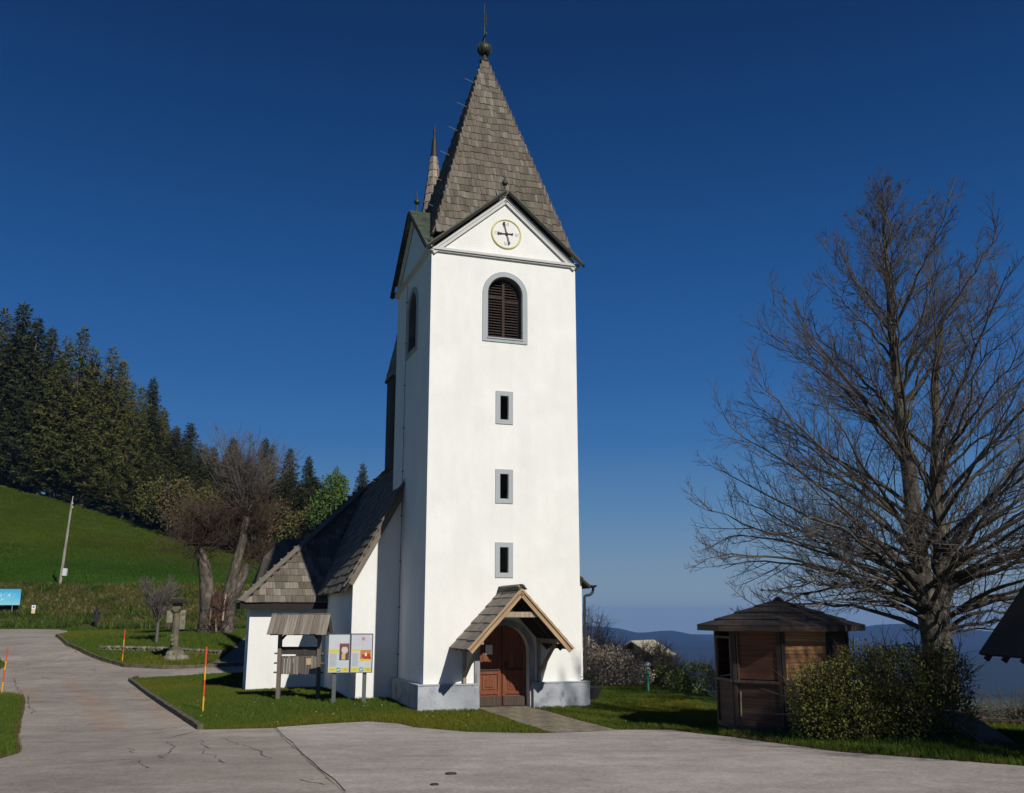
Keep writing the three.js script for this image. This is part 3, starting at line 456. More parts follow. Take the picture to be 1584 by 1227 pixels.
const any = (r) => { const u = r() * 2 - 1, a = r() * Math.PI * 2, s = Math.sqrt(1 - u * u); return V(s * Math.cos(a), u, s * Math.sin(a)); };
function wander(p, dir, len, n, r, bend, jit) {                     // points of a branch that bends towards the vector bend(t)
  const pts = [p.clone()], d = dir.clone();
  for (let i = 0; i < n; i++) { d.addScaledVector(bend((i + 0.5) / n), 1 / n).addScaledVector(any(r), jit / n).normalize(); pts.push(pts[i].clone().addScaledVector(d, len / n)); }
  return pts;
}
const along = (pts, t) => { const f = t * (pts.length - 1), i = Math.min(pts.length - 2, Math.floor(f)); return [pts[i].clone().lerp(pts[i + 1], f - i), pts[i + 1].clone().sub(pts[i]).normalize()]; };
const taper = (n, a, b, pow = 1) => Array.from({ length: n }, (_, i) => lerp(a, b, (i / (n - 1)) ** pow));
function twigs(T2, pts, len, level, r, o) {
  const n = o.count[level];
  for (let k = 0; k < n; k++) {
    const t = lerp(level ? 0.12 : 0.2, 0.99, (k + r() * 0.8) / n), [p, d] = along(pts, t);
    const rv = any(r), side = rv.addScaledVector(d, -rv.dot(d)).normalize().add(V(0, 0.18, 0));
    const dir = d.clone().multiplyScalar(o.fwd[level]).add(side).normalize(), L = len * o.ratio[level] * (1.12 - 0.75 * t) * (0.65 + 0.7 * r());
    const seg = level < 1 ? 6 : level < 2 ? 4 : 2, q = wander(p, dir, L, seg, r, (s) => V(0, o.lift[level] * (0.4 + s), 0), o.jit), r0 = Math.max(o.min, o.rad[level] * (1.1 - 0.5 * t));
    T2.add(q, taper(q.length, r0, Math.max(o.min * 0.6, r0 * 0.3)), level < 1 ? 4 : 3);
    if (level + 1 < o.count.length) twigs(T2, q, L, level + 1, r, o);
  }
}
function bareTree(seed) {                                         // tall lime: trunk with two leaders, wide arching lower limbs
  const r = rng(seed), tr = new Tubes(), br = new Tubes();
  const trunk = [V(0, -0.5, 0), V(0, 0.3, 0), V(-0.02, 1.2, 0.02), V(-0.05, 2.4, 0), V(-0.12, 3.6, 0)];
  tr.add(trunk, [0.72, 0.52, 0.45, 0.45, 0.42], 14);
  const A = [V(-0.16, 3.0, 0), V(-0.36, 4.4, 0.05), V(-0.45, 6, 0.1), V(-0.42, 7.6, 0), V(-0.55, 9.2, 0.05), V(-0.52, 11, -0.05), V(-0.6, 12.6, 0.05), V(-0.5, 14.4, 0), V(-0.55, 16, 0.05), V(-0.45, 17.6, 0)];
  const B = [V(0.05, 3.0, 0), V(0.3, 4.6, -0.1), V(0.42, 6.2, -0.1), V(0.5, 7.8, -0.3), V(0.75, 9.4, -0.4), V(0.95, 11, -0.5), V(1.3, 12.6, -0.5), V(1.5, 14, -0.5)];
  tr.add(A, taper(A.length, 0.37, 0.012, 0.85), 10); tr.add(B, taper(B.length, 0.3, 0.012, 0.85), 9);
  const o = { count: [11, 7, 4], ratio: [0.38, 0.5, 0.55], fwd: [1.3, 1.15, 1.2], lift: [0.4, 0.3, 0.22], rad: [0.026, 0.011, 0.006], min: 0.0048, jit: 0.75 };
  const dome = (h) => interp(h, [2.6, 3.6, 4.8, 6.5, 8.5, 10.5, 12.5, 14.5, 16, 17.8], [5.2, 6.8, 7.6, 7.5, 7.0, 6.3, 5.3, 3.9, 2.5, 0.4]);
  const onStem = (P, y) => { let i = 0; while (i < P.length - 2 && P[i + 1].y < y) i++; return P[i].clone().lerp(P[i + 1], Math.max(0, Math.min(1, (y - P[i].y) / (P[i + 1].y - P[i].y)))); };
  o.rad = [0.012, 0.008, 0.006]; twigs(br, A.slice(-3), 4.2, 0, r, o); twigs(br, A.slice(-2), 3, 0, r, o); twigs(br, B.slice(-3), 4, 0, r, o);
  const N = 112;
  for (let k = 0; k < N; k++) {
    const u = (k + 0.5) / N, h = lerp(3.0, 17.4, u ** 1.12), az = k * 2.39996 + (r() - 0.5) * 0.5, f = k % 3 ? 0.9 + 0.09 * r() : 0.5 + 0.25 * r(), R0 = dome(h) * f;
    const tip = V(Math.cos(az) * R0, h + (r() - 0.5) * 0.8, Math.sin(az) * R0), stem = h > 13.2 || (Math.cos(az) < 0.25 && r() < 0.75) ? A : B;
    const y0 = Math.max(2.2 + 2.2 * r(), h - R0 * lerp(0.12, 0.95, ss(3, 13, h)) - (h > 13 ? 1.0 : 0)), p0 = onStem(y0 < 3 ? trunk : stem, Math.min(y0, stem === A ? 17 : 13.5)), d = tip.clone().sub(p0), len = d.length();
    const c1 = p0.clone().add(V(d.x * 0.3, Math.max(d.y * 0.4, 0.16 * len), d.z * 0.3)), c2 = p0.clone().add(V(d.x * 0.72, d.y * (h < 6 ? 1.0 : 0.62) + (h < 6 ? 0.1 * len : 0), d.z * 0.72)), cv = new THREE.CubicBezierCurve3(p0, c1, c2, tip), n = 12, q = cv.getPoints(n);
    q.forEach((v, i) => { if (i) v.addScaledVector(any(r), 0.028 * Math.sqrt(i)); });
    const rad = Math.min(0.115, 0.012 + 0.0115 * len * lerp(1.05, 0.7, u)), kk = Math.min(1, 0.4 + len / 9); o.rad = [0.024 * kk, 0.011 * kk, 0.0065];
    tr.add(q.slice(0, 6), taper(6, rad, rad * 0.56), 7); br.add(q.slice(5), taper(n - 4, rad * 0.56, 0.009), 5); twigs(br, q, len, 0, r, o);
  }
  return { trunk: tr.build(), crown: br.build() };
}
const bt = bareTree(71);
function bareTreeThing(pos, turn, scale, label) { const t = thing('lime_tree', pos, turn, label, 'tree'); t.scale.setScalar(scale); mesh('trunk', bt.trunk, M.bark, t); mesh('crown', bt.crown, M.twig, t); return t; }
bareTreeThing(G(12.9, 30, 0), 0, 1, 'tall leafless lime tree rising behind the clipped hedge');
bareTreeThing(G(13.9, 12.4, 0), 2.2, 1, 'leafless lime tree outside the picture beside the dark hut').scale.set(0.56, 1.0, 0.56);

{ // the old split lime on the left
  const t = thing('old_lime_tree', G(-19.37, 65, 0), 0, 'old lime tree with split hollow double trunk and dense brown shoots', 'tree'), r = rng(33);
  const tr = new Tubes(), a = new Tubes(), b = new Tubes();
  const L = [V(-0.55, -0.6, 0), V(-0.6, 0.3, 0), V(-0.65, 1.4, 0), V(-0.85, 2.9, 0), V(-1.1, 4.3, 0), V(-1.55, 5.5, 0)], Rr = [V(0.5, -0.6, 0), V(0.45, 0.5, 0), V(0.55, 1.8, 0), V(0.8, 3.2, 0.1), V(1.05, 4.6, 0.1), V(1.35, 6, 0.1), V(1.5, 7.6, 0.1)], Sh = [V(0.75, 2.2, -0.2), V(1.25, 3.4, -0.4), V(1.6, 4.5, -0.5)];
  tr.add(L, [0.95, 0.66, 0.54, 0.47, 0.4, 0.28], 14); tr.add(Rr, [0.9, 0.64, 0.52, 0.37, 0.31, 0.28, 0.22], 14); tr.add(Sh, [0.4, 0.34, 0.3], 9);
  mesh('trunk', tr.build(), M.oldbark, t);
  const hol = new THREE.SphereGeometry(1, 14, 12), hp = hol.attributes.position; for (let i = 0; i < hp.count; i++) { const q = V(hp.getX(i), hp.getY(i), hp.getZ(i)), n = 0.75 + 0.5 * fbm(q.x * 3 + 5, q.y * 5 + q.z * 2, 3, 201); hp.setXYZ(i, q.x * 0.42 * n, q.y * 1.5 * n, q.z * 0.3 * n); } hol.computeVertexNormals();
  mesh('heartwood', place(triUV(hol), 0.05, 1.2, 0.5), std(C(0.12, 0.05, 0.025), { map: T.bark, bumpMap: T.barkBump, bumpScale: 0.05 }), t).userData.label = 'exposed reddish rotten heartwood';
  mesh('split_wood', merge([bar(V(0.52, 0.8, 0.72), V(0.6, 2.5, 0.66), 0.16, 0.1), bar(V(-0.3, 0.5, 0.72), V(-0.26, 1.7, 0.66), 0.12, 0.08), bar(V(0.2, 0.1, 0.8), V(0.15, 0.9, 0.8), 0.2, 0.08)]), wood(0.38, 0.29, 0.19), t);
  const head = (T2, c, n, len, upb, rad, fine, spread = 1) => { for (let k = 0; k < n; k++) { const d = any(r); d.y = d.y * 0.75 + upb; d.x *= spread; d.normalize(); const l = len * (0.55 + 0.6 * r()), q = wander(c.clone().addScaledVector(any(r), 0.3), d, l, 5, r, () => V(0, 0.5, 0), 0.5); T2.add(q, taper(q.length, rad, 0.012), 3); for (let j = 0; j < fine; j++) { const [p, e] = along(q, 0.15 + 0.82 * r()), w = wander(p, e.multiplyScalar(0.8).add(any(r)).normalize(), 0.5 + 0.9 * r(), 2, r, () => V(0, 0.35, 0), 0.5); T2.add(w, [0.014, 0.011, 0.006], 3); } } };
  for (const [x, y, z, n, l] of [[-1.6, 5.8, 0, 70, 2.7], [-1.9, 6.8, 0.3, 30, 2.2], [-0.9, 6.6, 0.2, 36, 2.6], [1.5, 7.6, -0.3, 70, 2.7], [1.9, 6.6, -0.9, 36, 2.2], [1.8, 4.8, -0.8, 34, 2.2], [0.2, 6.0, -0.6, 26, 2.2]]) head(a, V(x, y, z), n, l, 0.35, 0.03, 15);
  for (const [x, y] of [[0.2, 0.6], [0.6, 1.6], [-0.1, 0.1]]) head(a, V(x, y, 0.6), 14, 1.0, 0.3, 0.018, 5);
  head(b, V(1.4, 8.2, 0), 70, 5.2, 1.0, 0.034, 15, 0.8); head(b, V(1.1, 9.6, 0), 46, 3.7, 0.85, 0.026, 14, 0.85);
  mesh('shoots', a.build(), M.browntwig, t); mesh('crown', b.build(), M.greytwig, t);
}
function leafGeo(list, r) {                                        // list of [point, direction, length, width, colour]: folded leaf blades
  const p = [], c = [];
  for (const [q, d, L, w, col] of list) { const s = new THREE.Vector3().crossVectors(d, any(r)).normalize(), m = q.clone().addScaledVector(d, L * 0.45), a = m.clone().addScaledVector(s, w / 2), b = m.clone().addScaledVector(s, -w / 2), e = q.clone().addScaledVector(d, L); for (const v of [q, a, e, q, e, b]) { p.push(v.x, v.y, v.z); c.push(...col); } }
  const g = new THREE.BufferGeometry(); g.setAttribute('position', new THREE.Float32BufferAttribute(p, 3)); g.setAttribute('color', new THREE.Float32BufferAttribute(c, 3)); g.computeVertexNormals(); return g;
}
const vary = (c, r, k = 0.35) => { const f = 1 - k / 2 + k * r(), h = (r() - 0.5) * k * 0.4; return [c[0] * f * (1 + h), c[1] * f, c[2] * f * (1 - h)]; };
function conifer(seed, kind) {                                      // unit tree: 30 m high, scaled per copy
  const r = rng(seed), Hh = 30, larch = kind === 'l', tr = new Tubes(), br = new Tubes(), list = [];
  tr.add([V(0, -1, 0), V(0, 8, 0), V(0.1, 18, 0), V(0, 30, 0)], [0.36, 0.3, 0.2, 0.03], 7);
  const y0 = larch ? 4 : 2.6, W = larch ? 5.0 : 5.6, base = larch ? [[0.1, 0.108, 0.022], [0.118, 0.102, 0.028], [0.08, 0.096, 0.02]] : [[0.04, 0.046, 0.013], [0.052, 0.056, 0.015], [0.031, 0.039, 0.013]];
  for (let y = y0; y < Hh - 0.3; y += larch ? 0.62 : 0.55) {
    const f = (y - y0) / (Hh - y0), rad = W * Math.min(1, 0.55 + f * 3) * (1 - f) ** 0.82 * (0.8 + 0.4 * r()) + 0.15, n = Math.round(larch ? 4 + 2 * (1 - f) : 5 + 2 * (1 - f));
    const a0 = r() * 6.28;
    for (let k = 0; k < n; k++) {
      const a = a0 + (k / n) * 6.28 + r() * 0.5, L = rad * (0.7 + 0.5 * r()), q = wander(V(0, y, 0), V(Math.cos(a), larch ? 0.25 : 0.1, Math.sin(a)).normalize(), L, 4, r, (s) => V(0, (larch ? -0.1 : s < 0.6 ? -0.75 : 0.5), 0), 0.25);
      if (L > 0.8) br.add(q, taper(q.length, 0.05, 0.02), 3);
      const m = Math.max(2, Math.round(L * (larch ? 4.2 : 4.8))), tone = base[Math.floor(r() * 3)];
      for (let j = 0; j < m; j++) { const [p, d] = along(q, (j + 0.3 + r() * 0.6) / m), sz = (larch ? 0.6 : 0.68) * (0.7 + 0.6 * r()); for (let w = 0; w < 4; w++) { const dd = d.clone().multiplyScalar(0.7).addScaledVector(any(r), 0.8).add(V(0, larch ? 0.05 : -0.35, 0)).normalize(); list.push([p, dd, sz, sz * 0.2, vary(tone, r, 0.3)]); } }
    }
  }
  list.push([V(0, Hh - 1, 0), V(0, 1, 0), 1.6, 0.3, base[0]]);
  return { trunk: merge([tr.build(), br.build()]), crown: leafGeo(list, r) };
}
const CON = { s: [1, 2, 3].map((k) => conifer(300 + k, 's')), l: [1, 2, 3].map((k) => conifer(330 + k, 'l')) };
const conBark = std(C(0.2, 0.165, 0.125), { map: T.bark });
const FOREST = [["l",-91.6,166.0,57.1],["s",-87.7,165.1,57.8],["s",-84.1,163.7,54.7],["s",-80.9,162.7,52.6],["s",-89.4,165.8,51.8],["l",-77.6,161.6,50.5],["l",-74.5,160.6,51.9],["l",-71.4,159.6,47.6],["l",-68.2,158.6,47.8],["l",-66.1,157.9,45.1],["l",-61.8,156.5,40.3],["l",-63.2,156.3,37.7],["s",-60.1,158,37.0],["l",-59.4,160,37.6],["s",-55.9,158,33.7],["s",-53.4,156,31.3],["s",-50.9,155,30.6],["s",-48.4,154,29.7],["s",-45.5,152,28.3],["s",-42.4,150,26.7],["s",-39.5,148,25.1],["s",-36.7,146,23.8],["s",-34.1,143.2,23.1],["s",-31.3,141.7,22.2],["s",-29.3,141.2,21.4],["s",-90.1,165.9,42.3],["s",-84.5,163.6,42.9],["s",-79.9,161.6,41.2],["s",-76.7,161.4,36.5],["l",-73.9,160.8,39.8],["l",-70.4,159.6,37.4],["l",-66.1,157.7,34.7],["s",-67.8,158.8,30.5],["l",-61.4,156.4,29.1],["l",-58.1,154.9,28.7],["s",-64.0,157.7,29.3],["l",-54.7,153.1,26.4],["l",-51.7,152.4,24.2],["l",-48.0,150.6,23.9],["s",-45.0,149.1,22.8],["s",-37.0,144.1,20.1],["l",-39.8,145.4,21.2],["l",-32.1,141.7,18.9],["l",-34.7,143.0,18.1],["s",-28.5,141.0,17.9],["l",-80.6,161.7,31.1],["s",-85.0,163.1,30.1],["s",-72.8,159.7,28.5]];
{
  const r = rng(41), set = FOREST.map((a) => [...a, 0]);
  for (let k = 0; k < 46; k++) { const x = lerp(-100, -22, (k + r()) / 46), e = interp(x, [-90, -54, -36, -20], [162, 150, 140, 133]); set.push([r() < 0.7 ? 's' : 'l', x, e + 6 + 12 * r(), null, 1]); }
  const place2 = ['at the upper meadow edge', 'deeper in the hillside forest'];
  for (const [k, x, d, top, deep] of set) {
    const y = H(x, d), hh = top ? Math.max(5, top - y) : lerp(15, 24, r()) * (x < -60 ? 1.15 : 0.75), v = CON[k][Math.floor(r() * 3)], s = hh / 30, w = s * lerp(0.95, 1.3, r()) * (hh < 14 ? 1.9 : 1.15);
    const t = thing(k === 's' ? 'spruce_tree' : 'larch_tree', V(x, y - 0.1, -d), r() * 6.28, (k === 's' ? 'dark green spruce standing ' : 'yellowish green larch standing ') + place2[deep], 'tree', (k === 's' ? 'spruces ' : 'larches ') + place2[deep]);
    t.scale.set(w, s, w); mesh('trunk', v.trunk, conBark, t); mesh('crown', v.crown, M.leaf, t);
  }
}
function leafyBush(name, pos, blobs, o, label, category, grp) {       // blobs: [x, y, z, rx, ry, rz, count]
  const t = thing(name, pos, 0, label, category, grp), r = rng(o.seed), list = [], tw = new Tubes();
  for (const [x, y, z, rx, ry, rz, n] of blobs) {
    const c = V(x, y, z), wob = r() * 9;
    for (let k = 0; k < n; k++) { const d = any(r), m = 0.75 + 0.5 * fbm(d.x * 2 + wob, d.y * 2 + d.z * 2 + wob, 3, 211), f = (o.solid ? 0.55 + 0.45 * r() ** 0.6 : r() ** 0.45) * m, p = c.clone().add(V(d.x * rx * f, d.y * ry * f, d.z * rz * f)); if (p.y < 0.02) p.y = 0.02 + r() * 0.1; const e = d.clone().multiplyScalar(0.5).add(any(r)).normalize(), L = o.leaf * (0.6 + 0.8 * r()); list.push([p, e, L, L * (o.wide || 0.5), vary(o.cols[Math.floor(r() ** 1.2 * o.cols.length)], r, 0.4)]); }
    for (let k = 0; k < (o.stems || 10); k++) { const d = any(r); d.y = Math.abs(d.y) * 0.7 + 0.3; const a = V(x + (r() - 0.5) * rx * 0.6, Math.max(-0.1, y - ry), z + (r() - 0.5) * rz * 0.6), b = c.clone().add(V(d.x * rx, d.y * ry, d.z * rz)), q = wander(a, b.clone().sub(a).normalize(), b.distanceTo(a) * 1.05, 5, r, () => V(0, 0.1, 0), 0.5); tw.add(q, taper(q.length, o.stem || 0.02, 0.006), 3); for (let j = 0; j < (o.fine || 5); j++) { const [p, e] = along(q, 0.3 + 0.68 * r()), w = wander(p, e.add(any(r)).normalize(), (o.fineLen || 0.35) * (0.5 + r()), 2, r, () => V(0, 0.2, 0), 0.6); tw.add(w, [0.007, 0.006, 0.003], 3); } }
  }
  mesh('foliage', leafGeo(list, r), M.leaf, t); mesh('branches', tw.build(), o.bark || M.browntwig, t); return t;
}
// clipped hedge beside the kiosk
{ const b = []; for (let i = 0; i < 6; i++) for (let j = 0; j < 2; j++) b.push([-1.28 + i * 0.51, 0.5 + j * (i === 0 ? 0.42 : i === 1 ? 0.64 : 0.86), (i % 2) * 0.2 - 0.1, 0.62, 0.66, 0.85, 2300]);
  leafyBush('hedge', G(7.66, 20.9), b, { seed: 51, solid: true, leaf: 0.055, wide: 0.6, cols: [[0.16, 0.175, 0.036], [0.135, 0.155, 0.034], [0.2, 0.2, 0.045], [0.16, 0.13, 0.04]], stems: 14, fine: 9, stem: 0.018, fineLen: 0.4 }, 'broad clipped hedge with young olive leaves beside the wooden kiosk', 'hedge'); }
// shrubs right of the tower
const sh1 = { leaf: 0.075, wide: 0.65, solid: true, stems: 22, fine: 12, stem: 0.016, fineLen: 0.5, bark: M.greytwig };
leafyBush('blossom_shrub', G(3.6, 40.3), [[-0.9, 0.8, 0, 1.3, 1.2, 1.1, 4200], [0.6, 0.6, 0.2, 1.2, 0.95, 1.0, 4200]], { ...sh1, stems: 12, seed: 61, cols: [[0.55, 0.48, 0.41], [0.45, 0.38, 0.31], [0.32, 0.25, 0.19], [0.28, 0.21, 0.14]] }, 'pale blossoming shrub in front, close to the tower corner', 'shrub');
leafyBush('blossom_shrub', G(4.9, 40.6), [[0, 0.35, 0, 0.9, 0.6, 0.9, 3200], [-0.9, 0.6, -0.3, 0.9, 0.8, 0.9, 3000]], { ...sh1, stems: 12, seed: 62, cols: [[0.6, 0.53, 0.45], [0.46, 0.39, 0.31], [0.33, 0.27, 0.19]] }, 'pale blossoming shrub beside the green lamp post', 'shrub');
leafyBush('bare_shrub', G(3.7, 43.5), [[-0.7, 1.5, 0, 1.4, 1.5, 1.2, 900], [0.5, 0.8, 0, 0.9, 0.9, 1.0, 500]], { ...sh1, seed: 63, stems: 70, fine: 18, cols: [[0.27, 0.18, 0.13], [0.32, 0.23, 0.17], [0.22, 0.16, 0.12]] }, 'tall reddish brown bare shrub behind the tower corner', 'shrub');
leafyBush('bare_shrub', G(6.5, 45), [[0, 0.8, 0, 1.0, 1.25, 1.0, 1900]], { ...sh1, seed: 64, stems: 80, fine: 20, cols: [[0.2, 0.18, 0.08], [0.17, 0.14, 0.065]] }, 'sparse budding shrub in front of the pale roofed house', 'shrub');
leafyBush('green_bush', G(7.0, 41.5), [[-0.6, 0.45, 0, 1.1, 0.75, 1.0, 2600], [0.7, 0.5, -0.4, 1.2, 0.85, 1.1, 2600]], { ...sh1, seed: 65, leaf: 0.1, cols: [[0.1, 0.17, 0.03], [0.12, 0.17, 0.035], [0.14, 0.14, 0.04]] }, 'fresh green bush on the slope below the house', 'bush');
leafyBush('green_bush', G(10.2, 50), [[0, 1.3, 0, 1.2, 1.3, 1.1, 2600]], { ...sh1, seed: 66, leaf: 0.1, cols: [[0.13, 0.18, 0.045], [0.12, 0.15, 0.045]] }, 'rounded yellowish green bush left of the kiosk roof', 'bush');
leafyBush('white_blossom_bush', G(7.3, 35.5), [[0, 0.3, 0, 0.42, 0.36, 0.4, 1000]], { ...sh1, seed: 67, leaf: 0.06, stems: 16, cols: [[0.7, 0.7, 0.62], [0.55, 0.56, 0.45], [0.12, 0.16, 0.05]] }, 'small white flowering bush beside the kiosk door', 'bush');
leafyBush('bare_shrub', G(12.1, 47), [[0, 2.0, 0, 1.3, 2.0, 1.1, 500]], { ...sh1, seed: 68, stems: 90, fine: 22, stem: 0.022, bark: M.greytwig, cols: [[0.1, 0.09, 0.07], [0.08, 0.08, 0.05]] }, 'grey leafless thicket just left of the kiosk', 'shrub');
leafyBush('bare_shrub', G(13.2, 25.6), [[-2.4, 0.1, 0, 1.4, 0.3, 0.6, 900], [0, 0.12, 0.1, 1.5, 0.33, 0.6, 900], [2.2, 0.1, 0, 1.4, 0.3, 0.6, 900]], { ...sh1, seed: 69, stems: 50, fine: 14, cols: [[0.12, 0.075, 0.035], [0.1, 0.085, 0.035], [0.07, 0.08, 0.025]] }, 'low brown undergrowth at the valley edge beyond the dark plank', 'shrub');
leafyBush('green_tree', G(-24.6, 131), [[0, 8, 0, 3.0, 4.0, 3, 3200], [0.4, 11.5, 0, 1.9, 2.6, 2, 1500], [2.2, 6.5, 0, 2.2, 3, 2, 1400]], { seed: 70, leaf: 0.34, wide: 0.6, stems: 14, stem: 0.1, fine: 4, fineLen: 1, cols: [[0.075, 0.14, 0.02], [0.06, 0.11, 0.02], [0.09, 0.15, 0.03]], bark: conBark }, 'bright green broadleaf tree above the nave roof ridge', 'tree');
{ const spots = [[-52, 149, 9, 3.2], [-47.5, 147, 8.5, 3], [-43, 145, 10, 3.4], [-38.8, 143, 8, 3], [-34.5, 141, 9, 3.2], [-30.6, 138.5, 8, 3], [-27.8, 136, 9.5, 3], [-56.5, 151.5, 8, 2.8]], words = ['behind the old lime crown', 'left of the old lime tree', 'above the meadow edge', 'beside the old lime crown', 'right of the old lime tree', 'above the annex roof', 'just left of the bright green tree', 'highest on the meadow edge'];
  spots.forEach(([x, d, h, w], i) => { const olive = i % 2; leafyBush('broadleaf_tree', G(x, d), [[0, h * 0.55, 0, w, h * 0.42, w, 1700], [w * 0.35, h * 0.78, 0, w * 0.6, h * 0.27, w * 0.6, 700]], { seed: 600 + i, leaf: 0.42, wide: 0.5, stems: 10, stem: 0.09, fine: 4, fineLen: 1.1, bark: conBark, cols: olive ? [[0.1, 0.1, 0.026], [0.12, 0.1, 0.03], [0.08, 0.09, 0.024]] : [[0.11, 0.085, 0.035], [0.09, 0.08, 0.026], [0.13, 0.1, 0.04]] }, (olive ? 'olive green broadleaf tree ' : 'brownish budding broadleaf tree ') + words[i], 'tree', 'broadleaf trees along the forest edge'); }); }
leafyBush('young_tree', G(-21.5, 60), [[0, 2.7, 0, 1.1, 1.5, 1.0, 160]], { ...sh1, seed: 72, stems: 60, fine: 14, stem: 0.025, cols: [[0.09, 0.06, 0.03], [0.08, 0.07, 0.03]] }, 'small leafless young tree left of the stone wayside pillar', 'tree').children[1].geometry = (() => { const r = rng(77), t = new Tubes(), o = { count: [7, 5], ratio: [0.5, 0.5], fwd: [1.2, 1.2], lift: [0.4, 0.3], rad: [0.022, 0.013], min: 0.012, jit: 0.4 }; t.add([V(0, -0.2, 0), V(0.02, 0.9, 0), V(0, 1.6, 0)], [0.11, 0.09, 0.07], 7); for (let k = 0; k < 26; k++) { const a = k * 2.4, q = wander(V(0, 1.1 + 0.6 * r(), 0), V(Math.cos(a) * 0.55, 1, Math.sin(a) * 0.55).normalize(), 1.6 + 1.3 * r(), 5, r, () => V(0, 0.2, 0), 0.5); t.add(q, taper(q.length, 0.04, 0.012), 4); twigs(t, q, 1.8, 0, r, o); } return t.build(); })();

// ------------------------------------------------------------------ grass, daisies, dry bank
const churchAt = (x, d) => { const dx = x + 1.041, dd = d - 32.412, c = 0.9456, s = 0.3254; return [dx * c + dd * s, -(-dx * s + dd * c)]; };
const blocked = (x, d) => { if (inPoly(x, d, roadPoly) || inPoly(x, d, slabPoly) || inPoly(x, d, pathPoly) || inPoly(x, d, gravelPoly)) return true; const [lx, lz] = churchAt(x, d); return (Math.abs(lx) < 2.7 && lz < 2.7 && lz > -3) || (Math.abs(lx) < 4.05 && lz < -1) || (lx > -6.85 && lx < -4 && lz < -6.77 && lz > -14); };
function scatter(name, geo, mat, n, sample, look, label) {
  const r = rng(n + 7), m = new THREE.InstancedMesh(geo, mat, n), o = new THREE.Object3D(), c = new THREE.Color(); let k = 0, tries = 0;
  while (k < n && tries++ < n * 12) { const q = sample(r); if (!q) continue; const [x, d] = q; look(o, c, r, x, d); o.position.set(x, H(x, d) - 0.008, -d); o.updateMatrix(); m.setMatrixAt(k, o.matrix); m.setColorAt(k, c); k++; }
  m.count = k; m.name = numbered(name); m.castShadow = m.receiveShadow = true; scene.add(m); return tag(m, label, null, null, 'stuff');
}
const bladeGeo = (n, h, w, lean, seed) => { const r = rng(seed), p = []; for (let k = 0; k < n; k++) { const a = r() * 6.28, x = (r() - 0.5) * 0.09, z = (r() - 0.5) * 0.09, l = h * (0.5 + 0.7 * r()), dx = Math.cos(a) * lean * l * r(), dz = Math.sin(a) * lean * l * r(), cx = Math.cos(a + 1.5) * w, cz = Math.sin(a + 1.5) * w; p.push(x - cx, 0, z - cz, x + cx, 0, z + cz, x + dx, l, z + dz); } const g = new THREE.BufferGeometry(); g.setAttribute('position', new THREE.Float32BufferAttribute(p, 3)); g.computeVertexNormals(); return g; };
const grassLook = (o, c, r, x, d) => { const n = fbm(x * 0.5, d * 0.5, 3, 221), y = ss(0.45, 0.75, fbm(x * 0.22, d * 0.22, 3, 223)); o.rotation.set(0, r() * 6.28, 0); o.scale.setScalar(0.7 + 0.8 * r() * (0.6 + n)); const f = 0.75 + 0.5 * r(); const e = 0.03 + 0.16 * n; if (blocked(x + e, d) || blocked(x - e, d) || blocked(x, d + e) || blocked(x, d - e)) { o.scale.multiplyScalar(0.75); c.setRGB(0.1 * f, 0.085 * f, 0.03 * f); } else c.setRGB((0.07 + 0.04 * y) * f, (0.106 + 0.012 * y) * f, 0.015 * f); };
const free = (x0, x1, d0, d1) => (r) => { const x = lerp(x0, x1, r()), d = lerp(d0, d1, r()); return blocked(x, d) ? null : [x, d]; };
const bg = bladeGeo(9, 0.075, 0.006, 0.8, 3), grassMat = new THREE.MeshPhysicalMaterial({ color: 0xffffff, roughness: 1, specularIntensity: 0.2 });
scatter('lawn_grass', bg, grassMat, 90000, free(-17, 6, 23.6, 46), grassLook, 'short green lawn grass around the church');
scatter('lawn_grass', bg, grassMat, 30000, free(-19, -8.5, 15, 37), grassLook, 'short green grass on the roadside patch');
scatter('lawn_grass', bladeGeo(9, 0.12, 0.007, 0.8, 4), grassMat, 36000, free(4.8, 15, 15, 30), grassLook, 'taller green grass along the forecourt edge');
scatter('lawn_grass', bladeGeo(8, 0.12, 0.011, 0.8, 5), grassMat, 40000, free(-33, -14, 45, 78), grassLook, 'green grass around the old lime tree');
scatter('bank_grass', bladeGeo(12, 0.42, 0.022, 0.9, 6), grassMat, 26000, (r) => { const x = lerp(-66, -17, r()), d = lerp(87, 102, r()); return Math.abs(x + 38) < 1.6 && d < 91.5 ? null : [x, d]; }, (o, c, r, x, d) => { const n = fbm(x * 0.4, d * 0.6, 3, 231); o.rotation.set(0, r() * 6.28, 0); o.scale.setScalar(0.5 + 1.1 * r() * n * 1.6); const p = r() < 0.06 ? 2.6 : 0.6 + 0.6 * r(), g = n > 0.48 || d < 90.5 ? 1 : 0; c.setRGB(lerp(0.115, 0.07, g) * p, lerp(0.112, 0.1, g) * p, lerp(0.036, 0.02, g) * p); }, 'dry brownish grass on the bank above the road');
scatter('meadow_grass', bladeGeo(9, 0.3, 0.03, 0.9, 7), grassMat, 50000, (r) => [lerp(-95, -20, r()), lerp(101, 160, r())], (o, c, r, x, d) => { o.rotation.set(0, r() * 6.28, 0); o.scale.setScalar(0.5 + 0.8 * r()); const f = 0.7 + 0.6 * fbm(x * 0.12, d * 0.12, 3, 233); const y2 = ss(125, 150, d + 20 * fbm(x * 0.05, d * 0.05, 2, 235)); c.setRGB((0.036 + 0.03 * y2) * f, (0.082 + 0.002 * y2) * f, 0.009 * f); }, 'green meadow grass on the hillside');
